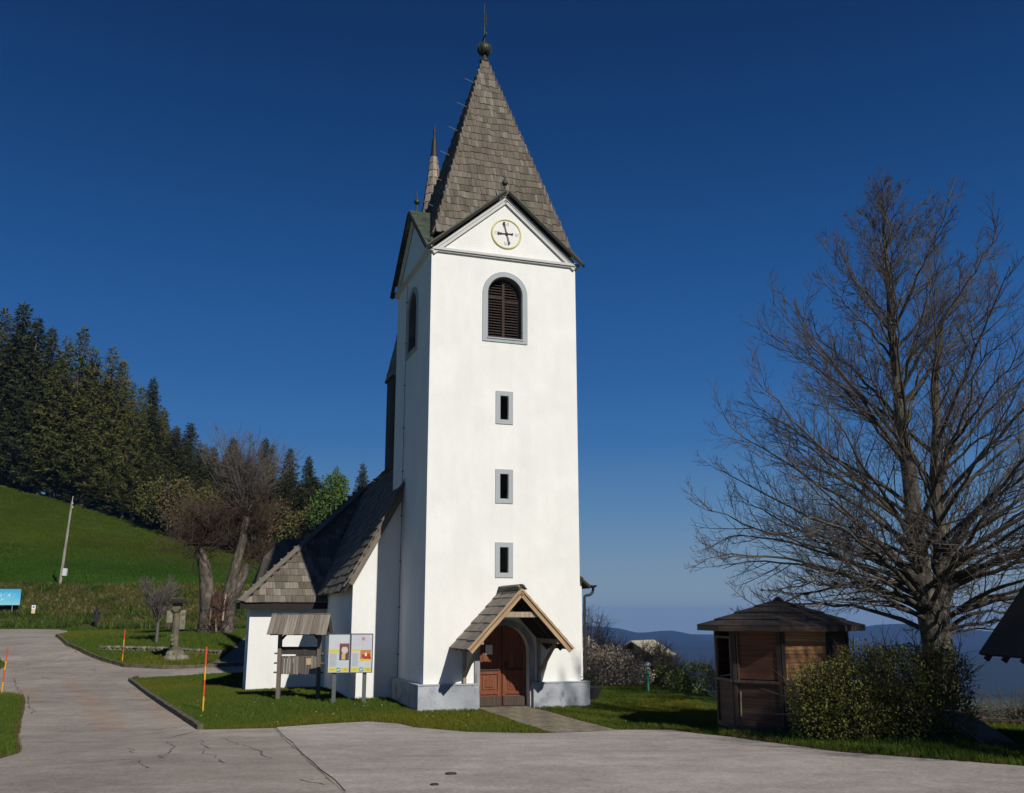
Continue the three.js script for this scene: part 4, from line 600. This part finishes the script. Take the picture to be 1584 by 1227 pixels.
scatter('daisies', place(new THREE.CylinderGeometry(0.016, 0.012, 0.02, 6), 0, 0.07, 0), std(C(0.8, 0.8, 0.76)), 70, (r) => { const q = free(-12, 3.5, 24, 33)(r); return q && fbm(q[0] * 0.8, q[1] * 0.8, 2, 241) > 0.5 ? q : null; }, (o, c, r) => { o.rotation.set(0, 0, 0); o.scale.set(0.55 + 0.4 * r(), 1, 0.55 + 0.4 * r()); c.setRGB(1, 1, 1); }, 'scattered white daisies in the lawn');

// ------------------------------------------------------------------ kerbs and low wall
function kerb(P, label, h = 0.13, w = 0.14, step = 0.95) {
  const g = thing('kerb', V(0, 0, 0), 0, label, 'kerb'), geos = [0, 1, 2].map((k) => { const b = new THREE.BoxGeometry(1, 1, 1, 3, 1, 1), p = b.attributes.position, r = rng(400 + k); for (let i = 0; i < p.count; i++) p.setXYZ(i, p.getX(i), p.getY(i) > 0 ? p.getY(i) + (hash(Math.round(p.getX(i) * 9), Math.round(p.getZ(i) * 9), k) - 0.5) * 0.12 : p.getY(i), p.getZ(i) * (p.getY(i) > 0 ? 0.86 : 1)); b.computeVertexNormals(); return triUV(b); });
  for (let i = 0; i + 1 < P.length; i++) { const L = Math.hypot(P[i + 1][0] - P[i][0], P[i + 1][1] - P[i][1]), n = Math.max(1, Math.round(L / step)), a = Math.atan2(P[i + 1][1] - P[i][1], P[i + 1][0] - P[i][0]);
    for (let k = 0; k < n; k++) { const t = (k + 0.5) / n, x = lerp(P[i][0], P[i + 1][0], t), d = lerp(P[i][1], P[i + 1][1], t), m = mesh('kerb_stone', geos[k % 3], M.kerb, g); m.position.copy(G(x, d, h / 2 - 0.08)); m.rotation.y = a + (R() - 0.5) * 0.03; m.scale.set(L / n - 0.012, h + 0.16 + 0.02 * R(), w); const e = 0.3 * Math.cos(a), f = 0.3 * Math.sin(a); m.rotation.z = Math.atan2(H(x + e, d + f) - H(x - e, d - f), 0.6); } }
  return g;
}
kerb([[-7.6, 24.68], [-11.12, 31.85], [-15.62, 41.25], [-16.12, 42.25], [-16.3, 43.5]], 'weathered stone kerb along the road beside the church lawn', 0.13, 0.16);
kerb([[-31.05, 67.6], [-26.4, 59.1], [-23.3, 54.6], [-20.9, 51.4], [-19.0, 49.1], [-16.9, 48.3], [-15.4, 48.6], [-11.5, 50.4]], 'mossy stone kerb curving round the wayside pillar lawn', 0.16, 0.16);
{
  const g = thing('low_stone_wall', V(0, 0, 0), 0, 'low dry stone wall of rough grey stones behind the wayside pillar', 'stone wall'), r = rng(81), geos = [0, 1, 2, 3].map((k) => { const s = new THREE.IcosahedronGeometry(0.5, 2), p = s.attributes.position; for (let i = 0; i < p.count; i++) { const x = p.getX(i), y = p.getY(i), z = p.getZ(i), n = 0.8 + 0.45 * fbm(x * 2.4 + k * 7, y * 2.4 + z * 2.4, 2, 251); p.setXYZ(i, x * n, Math.max(-0.4, Math.min(0.4, y * n)), z * n); } s.computeVertexNormals(); return triUV(s); });
  const mats = [M.stone, M.palestone, std(C(0.28, 0.26, 0.22), { map: T.stone })];
  for (let i = 0; i < 30; i++) for (let j = 0; j < 2; j++) { const t = (i + 0.5 * j + 0.3 * r()) / 30, x = lerp(-23.4, -15.6, t), d = lerp(56.2, 54, t) + 0.5 * Math.sin(t * 3), m = mesh('stone', geos[(i + j * 2) % 4], mats[Math.floor(r() * 3)], g); m.position.copy(G(x, d, 0.05 + j * 0.14)); m.rotation.set(0, r() * 6, 0); m.scale.set(0.26 + 0.16 * r(), 0.18 + 0.1 * r(), 0.26 + 0.12 * r()); }
}

// ------------------------------------------------------------------ boards and signs on the church lawn
{
  const b = thing('notice_board', G(-6.85, 32.1), -0.02, 'weathered wooden notice board with plank roof on two posts before the annex', 'notice board'), r = rng(91), grey = [wood(0.2, 0.17, 0.14), wood(0.165, 0.14, 0.112), wood(0.235, 0.205, 0.17), wood(0.14, 0.12, 0.1)];
  for (const x of [-0.64, 0.64]) { mesh('post', box(0.12, 2.6, 0.12, x, 1.05, 0, 0, 0, x < 0 ? 0.012 : 0.008), grey[1], b); mesh('brace', bar(V(x, 1.85, 0), V(x + (x < 0 ? 0.25 : -0.25), 2.13, 0), 0.07, 0.07), M.darkwood, b); mesh('rail_end', merge([0.86, 1.15, 1.45].map((y) => box(0.1, 0.05, 0.09, x + Math.sign(x) * 0.11, y, 0.02))), grey[3], b); mesh('rafter', merge([bar(V(x * 1.3, 2.62, 0), V(x * 1.3, 2.06, 0.48), 0.06, 0.07), bar(V(x * 1.3, 2.62, 0), V(x * 1.3, 2.06, -0.48), 0.06, 0.07)]), M.darkwood, b); }
  mesh('top_beam', span(-0.98, 0.98, 2.02, 2.13, -0.06, 0.06), M.darkwood, b);
  for (let k = 0; k < 12; k++) { const w = 1.3 / 12, x = -0.57 + (k + 0.5) * 1.14 / 12; mesh('panel_plank', box(w - 0.026, 0.52 + 0.05 * r(), 0.022, x, 1.08 + 0.02 * r(), 0.03 + 0.006 * r(), 0, 0, (r() - 0.5) * 0.01), grey[Math.floor(r() * 4)], b); }
  mesh('header_board', span(-0.6, 0.6, 1.42, 1.66, -0.03, 0.0), M.darkwood, b);
  mesh('rail', span(-0.7, 0.7, 1.3, 1.37, -0.03, 0.005), M.darkwood, b);
  mesh('pinned_paper', box(0.16, 0.2, 0.004, 0.32, 1.2, 0.052, 0, 0, 0.08), std(C(0.5, 0.36, 0.24)), b);
  for (const s of [1, -1]) for (let k = 0; k < 11; k++) { const x = -0.96 + (k + 0.5) * 1.92 / 11, lo = V(x + (r() - 0.5) * 0.02 - s * 0, 2.06 - 0.03 * r(), s * 0.56), hi = V(x, 2.68 + 0.025 * r(), s * -0.02); mesh('roof_board', bar(lo, hi, 1.92 / 11 - 0.008, 0.026, V(0, 0.6, s * 0.8)), grey[Math.floor(r() * 3)], b); }
}
{
  const p = thing('info_panel', G(-5.02, 30.9), 0.2, 'double information panel with yellow bands and photos on two grey posts', 'info panel');
  for (const x of [-0.46, 0.46]) mesh('post', span(x - 0.06, x + 0.06, -0.3, 0.98, -0.05, 0.03), std(C(0.09, 0.095, 0.1), { roughness: 0.6 }), p);
  const paint = (k) => {
    const c = document.createElement('canvas'); c.width = 256; c.height = 448; const g = c.getContext('2d'), r = rng(500 + k);
    g.fillStyle = '#d3d6da'; g.fillRect(0, 0, 256, 448);
    for (let i = 0; i < 60; i++) { g.fillStyle = `rgba(${185 + 40 * r()},${190 + 40 * r()},${200 + 40 * r()},0.25)`; g.fillRect(r() * 200, r() * 400, 60 + 60 * r(), 20 + 40 * r()); }
    g.fillStyle = '#ded35a'; g.fillRect(6, 178, k ? 96 : 124, k ? 22 : 40); g.fillRect(6, 396, 244, 46);
    g.fillStyle = '#9aa4ae'; for (let y = 230; y < 380; y += 9) g.fillRect(14, y, (k ? 80 : 96) * (0.75 + 0.25 * r()), 4);
    if (!k) { g.fillStyle = '#5c4a55'; g.fillRect(132, 110, 118, 196); g.fillStyle = '#e0c9bd'; g.beginPath(); g.ellipse(196, 186, 40, 44, 0, 0, 7); g.fill(); g.fillStyle = '#d8b878'; g.fillRect(160, 226, 46, 72); g.fillStyle = '#7d4d58'; g.fillRect(136, 116, 110, 34); }
    else { g.fillStyle = '#d08b3c'; g.fillRect(112, 186, 130, 110); g.fillStyle = '#b5382c'; for (const [x, y] of [[150, 260], [210, 250], [180, 275], [225, 280]]) { g.beginPath(); g.arc(x, y, 22, 0, 7); g.fill(); } g.fillStyle = '#f2e6d0'; g.fillRect(168, 220, 26, 40); g.fillStyle = '#ded35a'; g.fillRect(112, 296, 130, 24); g.fillStyle = '#b5544a'; g.fillRect(128, 36, 34, 38); g.fillStyle = '#e9e4de'; for (let i = 0; i < 4; i++) g.fillRect(131, 40 + i * 9, 28, 3); }
    g.fillStyle = '#3f8fc0'; g.fillRect(106, 394, 44, 46); g.fillStyle = '#e9f0f4'; g.beginPath(); g.ellipse(128, 416, 18, 9, -0.4, 0, 7); g.fill();
    g.fillStyle = '#d9843a'; g.fillRect(190, 408, 44, 6); g.fillRect(30, 408, 40, 6); g.fillStyle = '#c06a3a'; g.fillRect(196, 420, 30, 5);
    const t = new THREE.CanvasTexture(c); t.colorSpace = THREE.SRGBColorSpace; return t;
  };
  for (const k of [0, 1]) {
    const x = k ? 0.345 : -0.345, g = group('panel', p);
    mesh('sheet', place(new THREE.BoxGeometry(0.64, 1.14, 0.02), x, 1.53, 0.05), std(C(0.82, 0.82, 0.82), { map: paint(k), roughness: 0.45 }), g);
    mesh('frame', merge([span(x - 0.345, x - 0.32, 0.94, 2.12, 0.03, 0.075), span(x + 0.32, x + 0.345, 0.94, 2.12, 0.03, 0.075), span(x - 0.32, x + 0.32, 0.94, 0.96, 0.03, 0.075), span(x - 0.32, x + 0.32, 2.1, 2.12, 0.03, 0.075)]), std(C(0.06, 0.065, 0.07), { roughness: 0.5 }), g);
  }
}
const red = std(C(0.62, 0.075, 0.02), { roughness: 0.6 }), yellow = std(C(0.72, 0.38, 0.015), { roughness: 0.6 });
for (const [x, d, L, tilt, label] of [[-8.84, 28.83, 1.84, 0.01, 'red and yellow snow pole on the church lawn'], [-19.93, 51, 1.66, 0.0, 'red and yellow snow pole before the low stone wall'], [-18.3, 36.0, 1.62, -0.03, 'leaning red and yellow snow pole at the left picture edge']]) {
  const s = thing('snow_pole', G(x, d), 0, label, 'snow pole', 'snow poles along the road'); s.rotation.z = tilt;
  [[-0.25, 0.25, yellow], [0.25, 0.5, red], [0.5, 0.7, yellow], [0.7, 1, red]].forEach(([a, b, m]) => mesh('band', cyl(0.025, 0.025, (b - a) * L, 10, 0, ((a + b) / 2) * L, 0), m, s));
}
{ // wayside pillar
  const w = thing('wayside_pillar', G(-17.67, 52), 0.2, 'old stone wayside pillar with small roof and pale side panels on rubble base', 'wayside pillar'), r = rng(95);
  for (let k = 0; k < 13; k++) { const s = new THREE.IcosahedronGeometry(0.2 + 0.14 * r(), 2), p = s.attributes.position; for (let i = 0; i < p.count; i++) { const n = 0.8 + 0.4 * fbm(p.getX(i) * 6 + k, p.getY(i) * 6 + p.getZ(i) * 6, 2, 261); p.setXYZ(i, p.getX(i) * n, p.getY(i) * n * 0.8, p.getZ(i) * n); } s.computeVertexNormals(); const a = k * 2.4, q = k < 8 ? 0.42 : 0.2; mesh('base_stone', place(triUV(s), 0.1 + Math.cos(a) * q, k < 8 ? 0.08 : 0.32, Math.sin(a) * q), k % 3 ? M.stone : M.palestone, w); }
  const shaft = new THREE.CylinderGeometry(0.17, 0.24, 2.3, 9, 14), sp = shaft.attributes.position; for (let i = 0; i < sp.count; i++) { const n = 0.86 + 0.3 * fbm(sp.getX(i) * 6, sp.getY(i) * 3 + sp.getZ(i) * 6, 3, 263); sp.setX(i, sp.getX(i) * n); sp.setZ(i, sp.getZ(i) * n); } shaft.computeVertexNormals();
  mesh('shaft', place(triUV(shaft), 0, 1.35, 0), M.stone, w);
  mesh('carving', merge([ball(0.1, -0.12, 1.25, 0.2), ball(0.13, -0.1, 1.05, 0.2), ball(0.11, -0.06, 0.85, 0.2)]), M.stone, w);
  mesh('side_panel', box(0.3, 0.62, 0.12, -0.34, 2.25, -0.05, 0, 0, 0.05), M.palestone, w); mesh('side_panel', box(0.26, 0.98, 0.12, 0.32, 2.1, -0.05), M.palestone, w);
  mesh('bracket_box', box(0.3, 0.22, 0.16, -0.36, 1.83, 0.02), M.darkwood, w);
  mesh('head', merge([box(0.46, 0.34, 0.4, 0, 2.78, 0), box(0.26, 0.1, 0.44, 0, 2.55, 0)]), M.stone, w);
  mesh('roof', merge([cyl(0.62, 0.3, 0.14, 4, 0, 3.08, 0, 0, Math.PI / 4), box(0.84, 0.06, 0.84, 0, 2.98, 0)]), M.fascia, w);
}
{ // roadside things on the far left
  const u = thing('utility_pole', G(-46.6, 101), 0, 'grey wooden utility pole at the meadow edge with white box', 'utility pole'); u.rotation.z = -0.045;
  mesh('pole', cyl(0.17, 0.1, 9.4, 12, 0, 4.2, 0), wood(0.3, 0.27, 0.22), u); mesh('insulator', merge([cyl(0.03, 0.03, 0.7, 6, 0.02, 9.1, 0), cyl(0.06, 0.06, 0.14, 8, 0.16, 8.3, 0.05), cyl(0.06, 0.06, 0.14, 8, 0.1, 8.7, 0.05)]), std(C(0.6, 0.6, 0.58)), u); mesh('meter_box', box(0.4, 0.75, 0.25, 0.38, 1.6, 0.1), std(C(0.6, 0.62, 0.62)), u);
  const b = thing('billboard', G(-48.8, 94), 0.25, 'bright blue billboard with mountain picture at the left picture edge', 'billboard');
  const c = document.createElement('canvas'); c.width = 256; c.height = 144; const g = c.getContext('2d'), r = rng(97);
  const gr = g.createLinearGradient(0, 0, 0, 144); gr.addColorStop(0, '#39a8d8'); gr.addColorStop(1, '#8fd3ea'); g.fillStyle = gr; g.fillRect(0, 0, 256, 144);
  g.fillStyle = '#e8edf0'; g.fillRect(0, 0, 84, 144); g.fillStyle = '#7a6f8a'; for (let i = 0; i < 8; i++) g.fillRect(4 + r() * 60, i * 18, 20, 5);
  g.strokeStyle = 'rgba(235,245,250,0.6)'; for (let i = 0; i < 30; i++) { g.lineWidth = 1 + 4 * r(); g.beginPath(); const x = 100 + 110 * r(), y = 40 + 80 * r(); g.moveTo(x, y); g.lineTo(x + 20 * r(), y - 25 * r()); g.stroke(); }
  const t = new THREE.CanvasTexture(c); t.colorSpace = THREE.SRGBColorSpace;
  mesh('board', place(new THREE.BoxGeometry(3.3, 1.5, 0.06), 0, 1.85, 0), std(C(0.9, 0.9, 0.9), { map: t, roughness: 0.5 }), b);
  for (const x of [-1.1, 1.0]) mesh('leg', cyl(0.045, 0.045, 2.6, 8, x, 0.9, -0.06), M.steel, b);
  const s = thing('trail_sign', G(-45.15, 93), 0.25, 'small white and orange trail sign on a thin post', 'sign');
  mesh('post', cyl(0.03, 0.03, 1.7, 8, 0, 0.6, -0.03), M.steel, s); mesh('plate', merge([box(0.34, 0.4, 0.03, 0, 1.3, 0)]), std(C(0.75, 0.78, 0.8)), s); mesh('symbol', cyl(0.1, 0.1, 0.01, 16, 0, 1.33, 0.02, Math.PI / 2), std(C(0.08, 0.25, 0.5)), s); mesh('lower_plate', box(0.32, 0.36, 0.03, 0, 0.9, 0), std(C(0.72, 0.52, 0.3)), s);
}
{ // the person on the bank, seen from behind
  const p = thing('person', G(-38.0, 90.3), 0.35, 'person in long dark coat standing on the grass bank with folded arms', 'person');
  const bones = [];
  const B = (a, b, ra, rb) => bones.push([V(...a), V(...b), ra, rb]);
  B([0, 0.92, 0], [0, 1.2, 0], 0.16, 0.155); B([0, 1.2, 0], [0, 1.4, 0.0], 0.155, 0.13); B([-0.16, 1.4, 0], [0.16, 1.4, 0], 0.075, 0.075); B([0, 1.42, 0], [0, 1.55, -0.01], 0.06, 0.055); B([0, 1.6, -0.02], [0, 1.66, -0.02], 0.095, 0.1);
  for (const s of [-1, 1]) { B([s * 0.09, 0.95, 0], [s * 0.1, 0.5, 0.02], 0.14, 0.115); B([s * 0.1, 0.5, 0.02], [s * 0.08, 0.1, 0.05 * s], 0.075, 0.05); B([s * 0.08, 0.07, 0.05 * s], [s * 0.09, 0.05, 0.05 * s - 0.16], 0.05, 0.038); B([s * 0.2, 1.39, 0], [s * 0.27, 1.12, -0.02], 0.068, 0.056); B([s * 0.27, 1.12, -0.02], [s * 0.06, 1.16, -0.2], 0.053, 0.042); for (let k = 0; k < 4; k++) B([s * 0.05, 1.19 - k * 0.022, -0.2], [-s * 0.04, 1.2 - k * 0.022, -0.215 + 0.004 * k], 0.012, 0.01); B([s * 0.05, 1.2, -0.2], [0, 1.235, -0.205], 0.013, 0.011); }
  const field = (list, lo, size, n, mat) => {
    const mc = new MarchingCubes(n, mat, false, false, 120000), q = V(0, 0, 0), ba = V(0, 0, 0), pa = V(0, 0, 0); mc.isolation = 0; const half = n / 2;
    for (let k = 0; k < n; k++) for (let j = 0; j < n; j++) for (let i = 0; i < n; i++) { q.set((i - half) / half, (j - half) / half, (k - half) / half).multiplyScalar(size / 2).add(lo); let dd = 9; for (const [a, b, ra, rb] of list) { ba.subVectors(b, a); pa.subVectors(q, a); const t = Math.max(0, Math.min(1, pa.dot(ba) / ba.lengthSq())), e = pa.addScaledVector(ba, -t).length() - lerp(ra, rb, t), kk = 0.035, h = Math.max(0, Math.min(1, 0.5 + (0.5 * (dd - e)) / kk)); dd = dd > 8 ? e : lerp(dd, e, h) - kk * h * (1 - h); } mc.field[i + j * n + k * n * n] = -dd; }
    mc.update(); const c = mc.count, g = new THREE.BufferGeometry(); g.setAttribute('position', new THREE.Float32BufferAttribute(Array.from(mc.positionArray.slice(0, c * 3)).map((v, i) => v * size / 2 + [lo.x, lo.y, lo.z][i % 3]), 3)); g.setAttribute('normal', new THREE.Float32BufferAttribute(Array.from(mc.normalArray.slice(0, c * 3)), 3)); g.computeVertexNormals(); return triUV(g);
  };
  mesh('body', field(bones, V(0, 0.88, 0), 1.84, 96, M.iron), std(C(0.018, 0.018, 0.02), { roughness: 0.85 }), p);
  mesh('hair', field([[V(0, 1.64, 0.01), V(0, 1.68, -0.005), 0.105, 0.105], [V(0, 1.6, 0.04), V(0, 1.52, 0.05), 0.085, 0.06]], V(0, 1.62, 0), 0.44, 34, M.iron), std(C(0.02, 0.016, 0.013)), p);
}
// ------------------------------------------------------------------ kiosk
{
  const K = thing('kiosk', G(6.5, 24.05, 0.02), -0.264, 'octagonal dark wooden kiosk with low hipped roof beside the hedge', 'kiosk'), r = rng(121), rad = 1.55, ap = rad * Math.cos(Math.PI / 8), fw = 2 * rad * Math.sin(Math.PI / 8);
  const brownpost = wood(0.11, 0.078, 0.052), wH = (a, b, c) => wood(a, b, c, { map: T.grainH, bumpMap: T.grainH }), boards = [wH(0.15, 0.064, 0.03), wH(0.13, 0.055, 0.027), wH(0.18, 0.078, 0.036)], low = [wH(0.085, 0.05, 0.031), wH(0.07, 0.042, 0.027), wH(0.1, 0.058, 0.035)], litBoards = [wH(0.46, 0.24, 0.1), wH(0.4, 0.2, 0.085), wH(0.5, 0.28, 0.12)];
  mesh('floor', cyl(rad * 1.02, rad * 1.02, 0.1, 8, 0, 0.2, 0, 0, 0), M.darkwood, K); mesh('ceiling', cyl(rad, rad, 0.04, 8, 0, 2.36, 0, 0, 0), M.darkwood, K);
  for (let k = 0; k < 8; k++) { const a = k * Math.PI / 4; mesh('foot', box(0.2, 0.35, 0.2, Math.sin(a) * 1.3, 0.0, Math.cos(a) * 1.3, 0, a), M.kerb, K); }
  for (let k = 0; k < 8; k++) { // facets between the corner k and k+1; corner 0 faces the viewer
    const a = (k + 0.5) * Math.PI / 4, f = group('wall_panel', K); f.rotation.y = a;
    const open = k === 6, sill = 1.22;
    for (let y = 0.26; y < sill - 0.05; y += 0.118) mesh('board', box(fw - 0.1, 0.126, 0.022, 0, y + 0.056, ap - 0.03 + 0.004 * r(), 0.06), low[Math.floor(r() * 3)], f);
    if (!open) for (let y = sill + 0.06; y < 2.3; y += 0.118) mesh('board', box(fw - 0.1, 0.126, 0.022, 0, y + 0.056, ap - 0.03 + 0.004 * r(), 0.06), (k === 0 ? litBoards : boards)[Math.floor(r() * 3)], f);  // corner facet boards painted brighter, as if sunlit; same wood as the others
    mesh('sill', box(fw - 0.04, 0.06, 0.12, 0, sill, ap), brownpost, f);
    mesh('post', merge([box(0.09, 2.1, 0.07, -fw / 2 + 0.05, 1.3, ap - 0.005), box(0.09, 2.1, 0.07, fw / 2 - 0.05, 1.3, ap - 0.005)]), M.darkwood, f);
    if (k === 7) mesh('trim', box(0.035, 1.15, 0.03, -fw / 2 + 0.14, 1.75, ap + 0.02), brownpost, f);
    if (k === 7) mesh('trim', box(0.03, 0.55, 0.03, -fw / 2 + 0.16, 0.72, ap + 0.02, 0, 0, -0.03), M.newtie, f);
    if (open) mesh('trim', merge([box(fw - 0.1, 0.05, 0.05, 0, 2.2, ap + 0.01), box(0.05, 0.95, 0.05, -fw / 2 + 0.1, 1.72, ap + 0.01), box(0.05, 0.95, 0.05, fw / 2 - 0.1, 1.72, ap + 0.01)]), brownpost, f);
  }
  const roof = group('roof', K), mats = [wood(0.04, 0.03, 0.022), wood(0.05, 0.037, 0.028), wood(0.032, 0.025, 0.019)], er = 1.98, n = 4, ey = 2.44, ty = 3.06;
  for (let k = 0; k < 8; k++) { const c = (q, y, j) => V(Math.sin(j * Math.PI / 4) * q, y, Math.cos(j * Math.PI / 4) * q); for (let i = 0; i < n; i++) { const t0 = i / n - (i ? 0.03 : 0), t1 = (i + 1) / n, q0 = lerp(er, 0.05, t0), q1 = lerp(er, 0.05, t1), y0 = lerp(ey, ty, t0) + 0.05, y1 = lerp(ey, ty, t1) + 0.02; mesh('roof_sheet', slabGeo([c(q0, y0, k), c(q0, y0, k + 1), c(q1, y1, k + 1), c(q1, y1, k)], 0.035), mats[(k + i) % 3], roof); } mesh('fascia', bar(c(er - 0.02, ey - 0.03, k), c(er - 0.02, ey - 0.03, k + 1), 0.12, 0.03, V(0, 0, 1).applyAxisAngle(V(0, 1, 0), (k + 0.5) * Math.PI / 4)), M.darkwood, roof); mesh('rafter', bar(c(0.1, ty - 0.08, k), c(er - 0.08, ey - 0.04, k), 0.06, 0.08), M.darkwood, roof); }
  mesh('cap', cyl(0.14, 0.02, 0.09, 8, 0, 3.11, 0), mats[2], roof);
}
{ // dark hut at the right picture edge
  const h = thing('hut', G(12.4, 17, 0), 0, 'dark wooden hut with steep roof eave jutting in at right edge', 'hut'), y = -0.6, bm = [wood(0.05, 0.036, 0.028), wood(0.04, 0.03, 0.024)];
  for (let x = -1.95; x < 1.95; x += 0.23) for (const z of [2.4, -2.4]) { const top = 2.0 + (2.4 - Math.abs(x + 0.115)) * 1.1; mesh('wall_board', span(x, x + 0.222, -0.3, top, z - 0.02, z + 0.02), bm[Math.round((x + 3) / 0.23) % 2], h); }
  for (let z = -2.4; z < 2.3; z += 0.24) for (const x of [-2.0, 2.0]) mesh('wall_board', span(x - 0.02, x + 0.02, -0.3, 2.0, z, z + 0.232), bm[Math.round((z + 3) / 0.24) % 2], h);
  const rm = wood(0.016, 0.013, 0.011), er = H(12.4, 17), ey = 1.98 - er, top = ey + 3.03 * 1.26;
  for (const s of [-1, 1]) { const e = V(s * 3.03, ey, 0), p = V(0, top, 0); const q = [V(e.x, e.y, -3), V(e.x, e.y, 3), V(0, top, 3), V(0, top, -3)]; if (s > 0) q.reverse(); mesh('roof', slabGeo(q, 0.06), rm, h); for (let z = -2.8; z < 3; z += 0.7) mesh('rafter', bar(V(s * 2.98, ey - 0.12, z), V(s * 0.05, top - 0.16, z), 0.07, 0.1), bm[1], h); }
}
{ const t = thing('dark_plank', G(10.0, 21.8, 0.1), 0, 'long dark tarred plank lying sloped in the grass beside the hedge', 'plank'); mesh('board', bar(V(0.75, 0.18, -2.9), V(-0.8, 0.02, 2.9), 0.75, 0.1), wood(0.022, 0.024, 0.03, { roughness: 0.7 }), t); mesh('edge_strip', bar(V(0.42, 0.25, -2.9), V(-1.12, 0.09, 2.9), 0.05, 0.06), std(C(0.09, 0.1, 0.13), { roughness: 0.6 }), t); }
{ // garden lamp and planter
  const l = thing('lamp_post', G(4.94, 36.4), 0, 'short green lamp post with silver head beside the blossoming shrubs', 'lamp'); mesh('post', cyl(0.05, 0.045, 0.95, 12, 0, 0.42, 0), std(C(0.02, 0.16, 0.11), { roughness: 0.5 }), l); mesh('head', lathe([[0.05, 0.85], [0.12, 0.92], [0.13, 1.0], [0.09, 1.08], [0.0, 1.11]], 18), M.steel, l); mesh('glass', cyl(0.09, 0.11, 0.09, 16, 0, 0.9, 0), std(C(0.5, 0.5, 0.5), { roughness: 0.2 }), l);
  const p = thing('planter', G(2.62, 32.7), 0, 'dark stone planter bowl with small evergreen at the tower corner', 'planter'); mesh('bowl', lathe([[0, -0.05], [0.16, 0], [0.18, 0.12], [0.26, 0.3], [0.36, 0.46], [0.33, 0.48], [0.24, 0.42], [0, 0.42]], 20), std(C(0.014, 0.014, 0.015), { roughness: 1 }), p);
  const r = rng(131), list = []; for (let k = 0; k < 700; k++) { const d = any(r), f = r() ** 0.4, q = V(-0.12 + d.x * 0.22 * f, 0.68 + d.y * 0.28 * f, d.z * 0.22 * f); list.push([q, any(r), 0.06, 0.03, vary([0.016, 0.026, 0.012], r)]); } mesh('evergreen', leafGeo(list, r), M.leaf, p);
}
{ // house below the slope
  const h = thing('house', V(22.9, -7.25, -173.4), -0.6, 'house with pale low pitched roof and brown gable below the slope', 'house');
  mesh('wall', merge([span(-3.6, 3.2, -7, 3.6, -4, 3.2), extrude(new THREE.Shape([[-3.6, 3.6], [3.2, 3.6], [-0.2, 5.5]].map((p) => new THREE.Vector2(...p))), 0.3, 2.9)]), std(C(0.36, 0.32, 0.26), { map: T.plaster }), h);
  mesh('gable_board', extrude(new THREE.Shape([[-3.7, 2.4], [3.3, 2.4], [3.3, 3.55], [-0.2, 5.5], [-3.7, 3.55]].map((p) => new THREE.Vector2(...p))), 0.08, 3.22), M.darkwood, h);
  for (const s of [-1, 1]) { const q = [V(s * 4.3 - 0.2, 3.5, 4.2), V(-0.2, 5.95, 4.2), V(-0.2, 5.95, -4.6), V(s * 4.3 - 0.2, 3.5, -4.6)]; if (s < 0) q.reverse(); mesh('roof', slabGeo(q.reverse(), 0.16), std(C(0.85, 0.79, 0.72), { map: T.stone }), h); }
  for (const [x, y] of [[-1.8, 2.2], [1.4, 2.2]]) { const w = group('window', h); mesh('frame', span(x - 0.55, x + 0.55, y - 0.7, y + 0.7, 3.2, 3.26), std(C(0.6, 0.58, 0.54)), w); mesh('pane', span(x - 0.45, x + 0.45, y - 0.6, y + 0.6, 3.26, 3.28), std(C(0.03, 0.04, 0.05), { roughness: 0.15 }), w); }
}
{ for (const [x, d, a, l] of [[-0.9, 15.05, 0.075, 'small round dark drain cover in the forecourt'], [-1.04, 13.74, 0.045, 'smaller dark drain cover nearest the bottom picture edge']]) { const t = thing('drain_cover', G(x, d, 0.034), 0, l, 'drain cover'); mesh('ring', place(triUV(new THREE.TorusGeometry(a, 0.014, 6, 24)), 0, 0, 0, Math.PI / 2), M.iron, t); mesh('lid', cyl(a, a, 0.012, 24, 0, 0, 0), std(C(0.05, 0.048, 0.045)), t); } }

renderer.render(scene, camera);
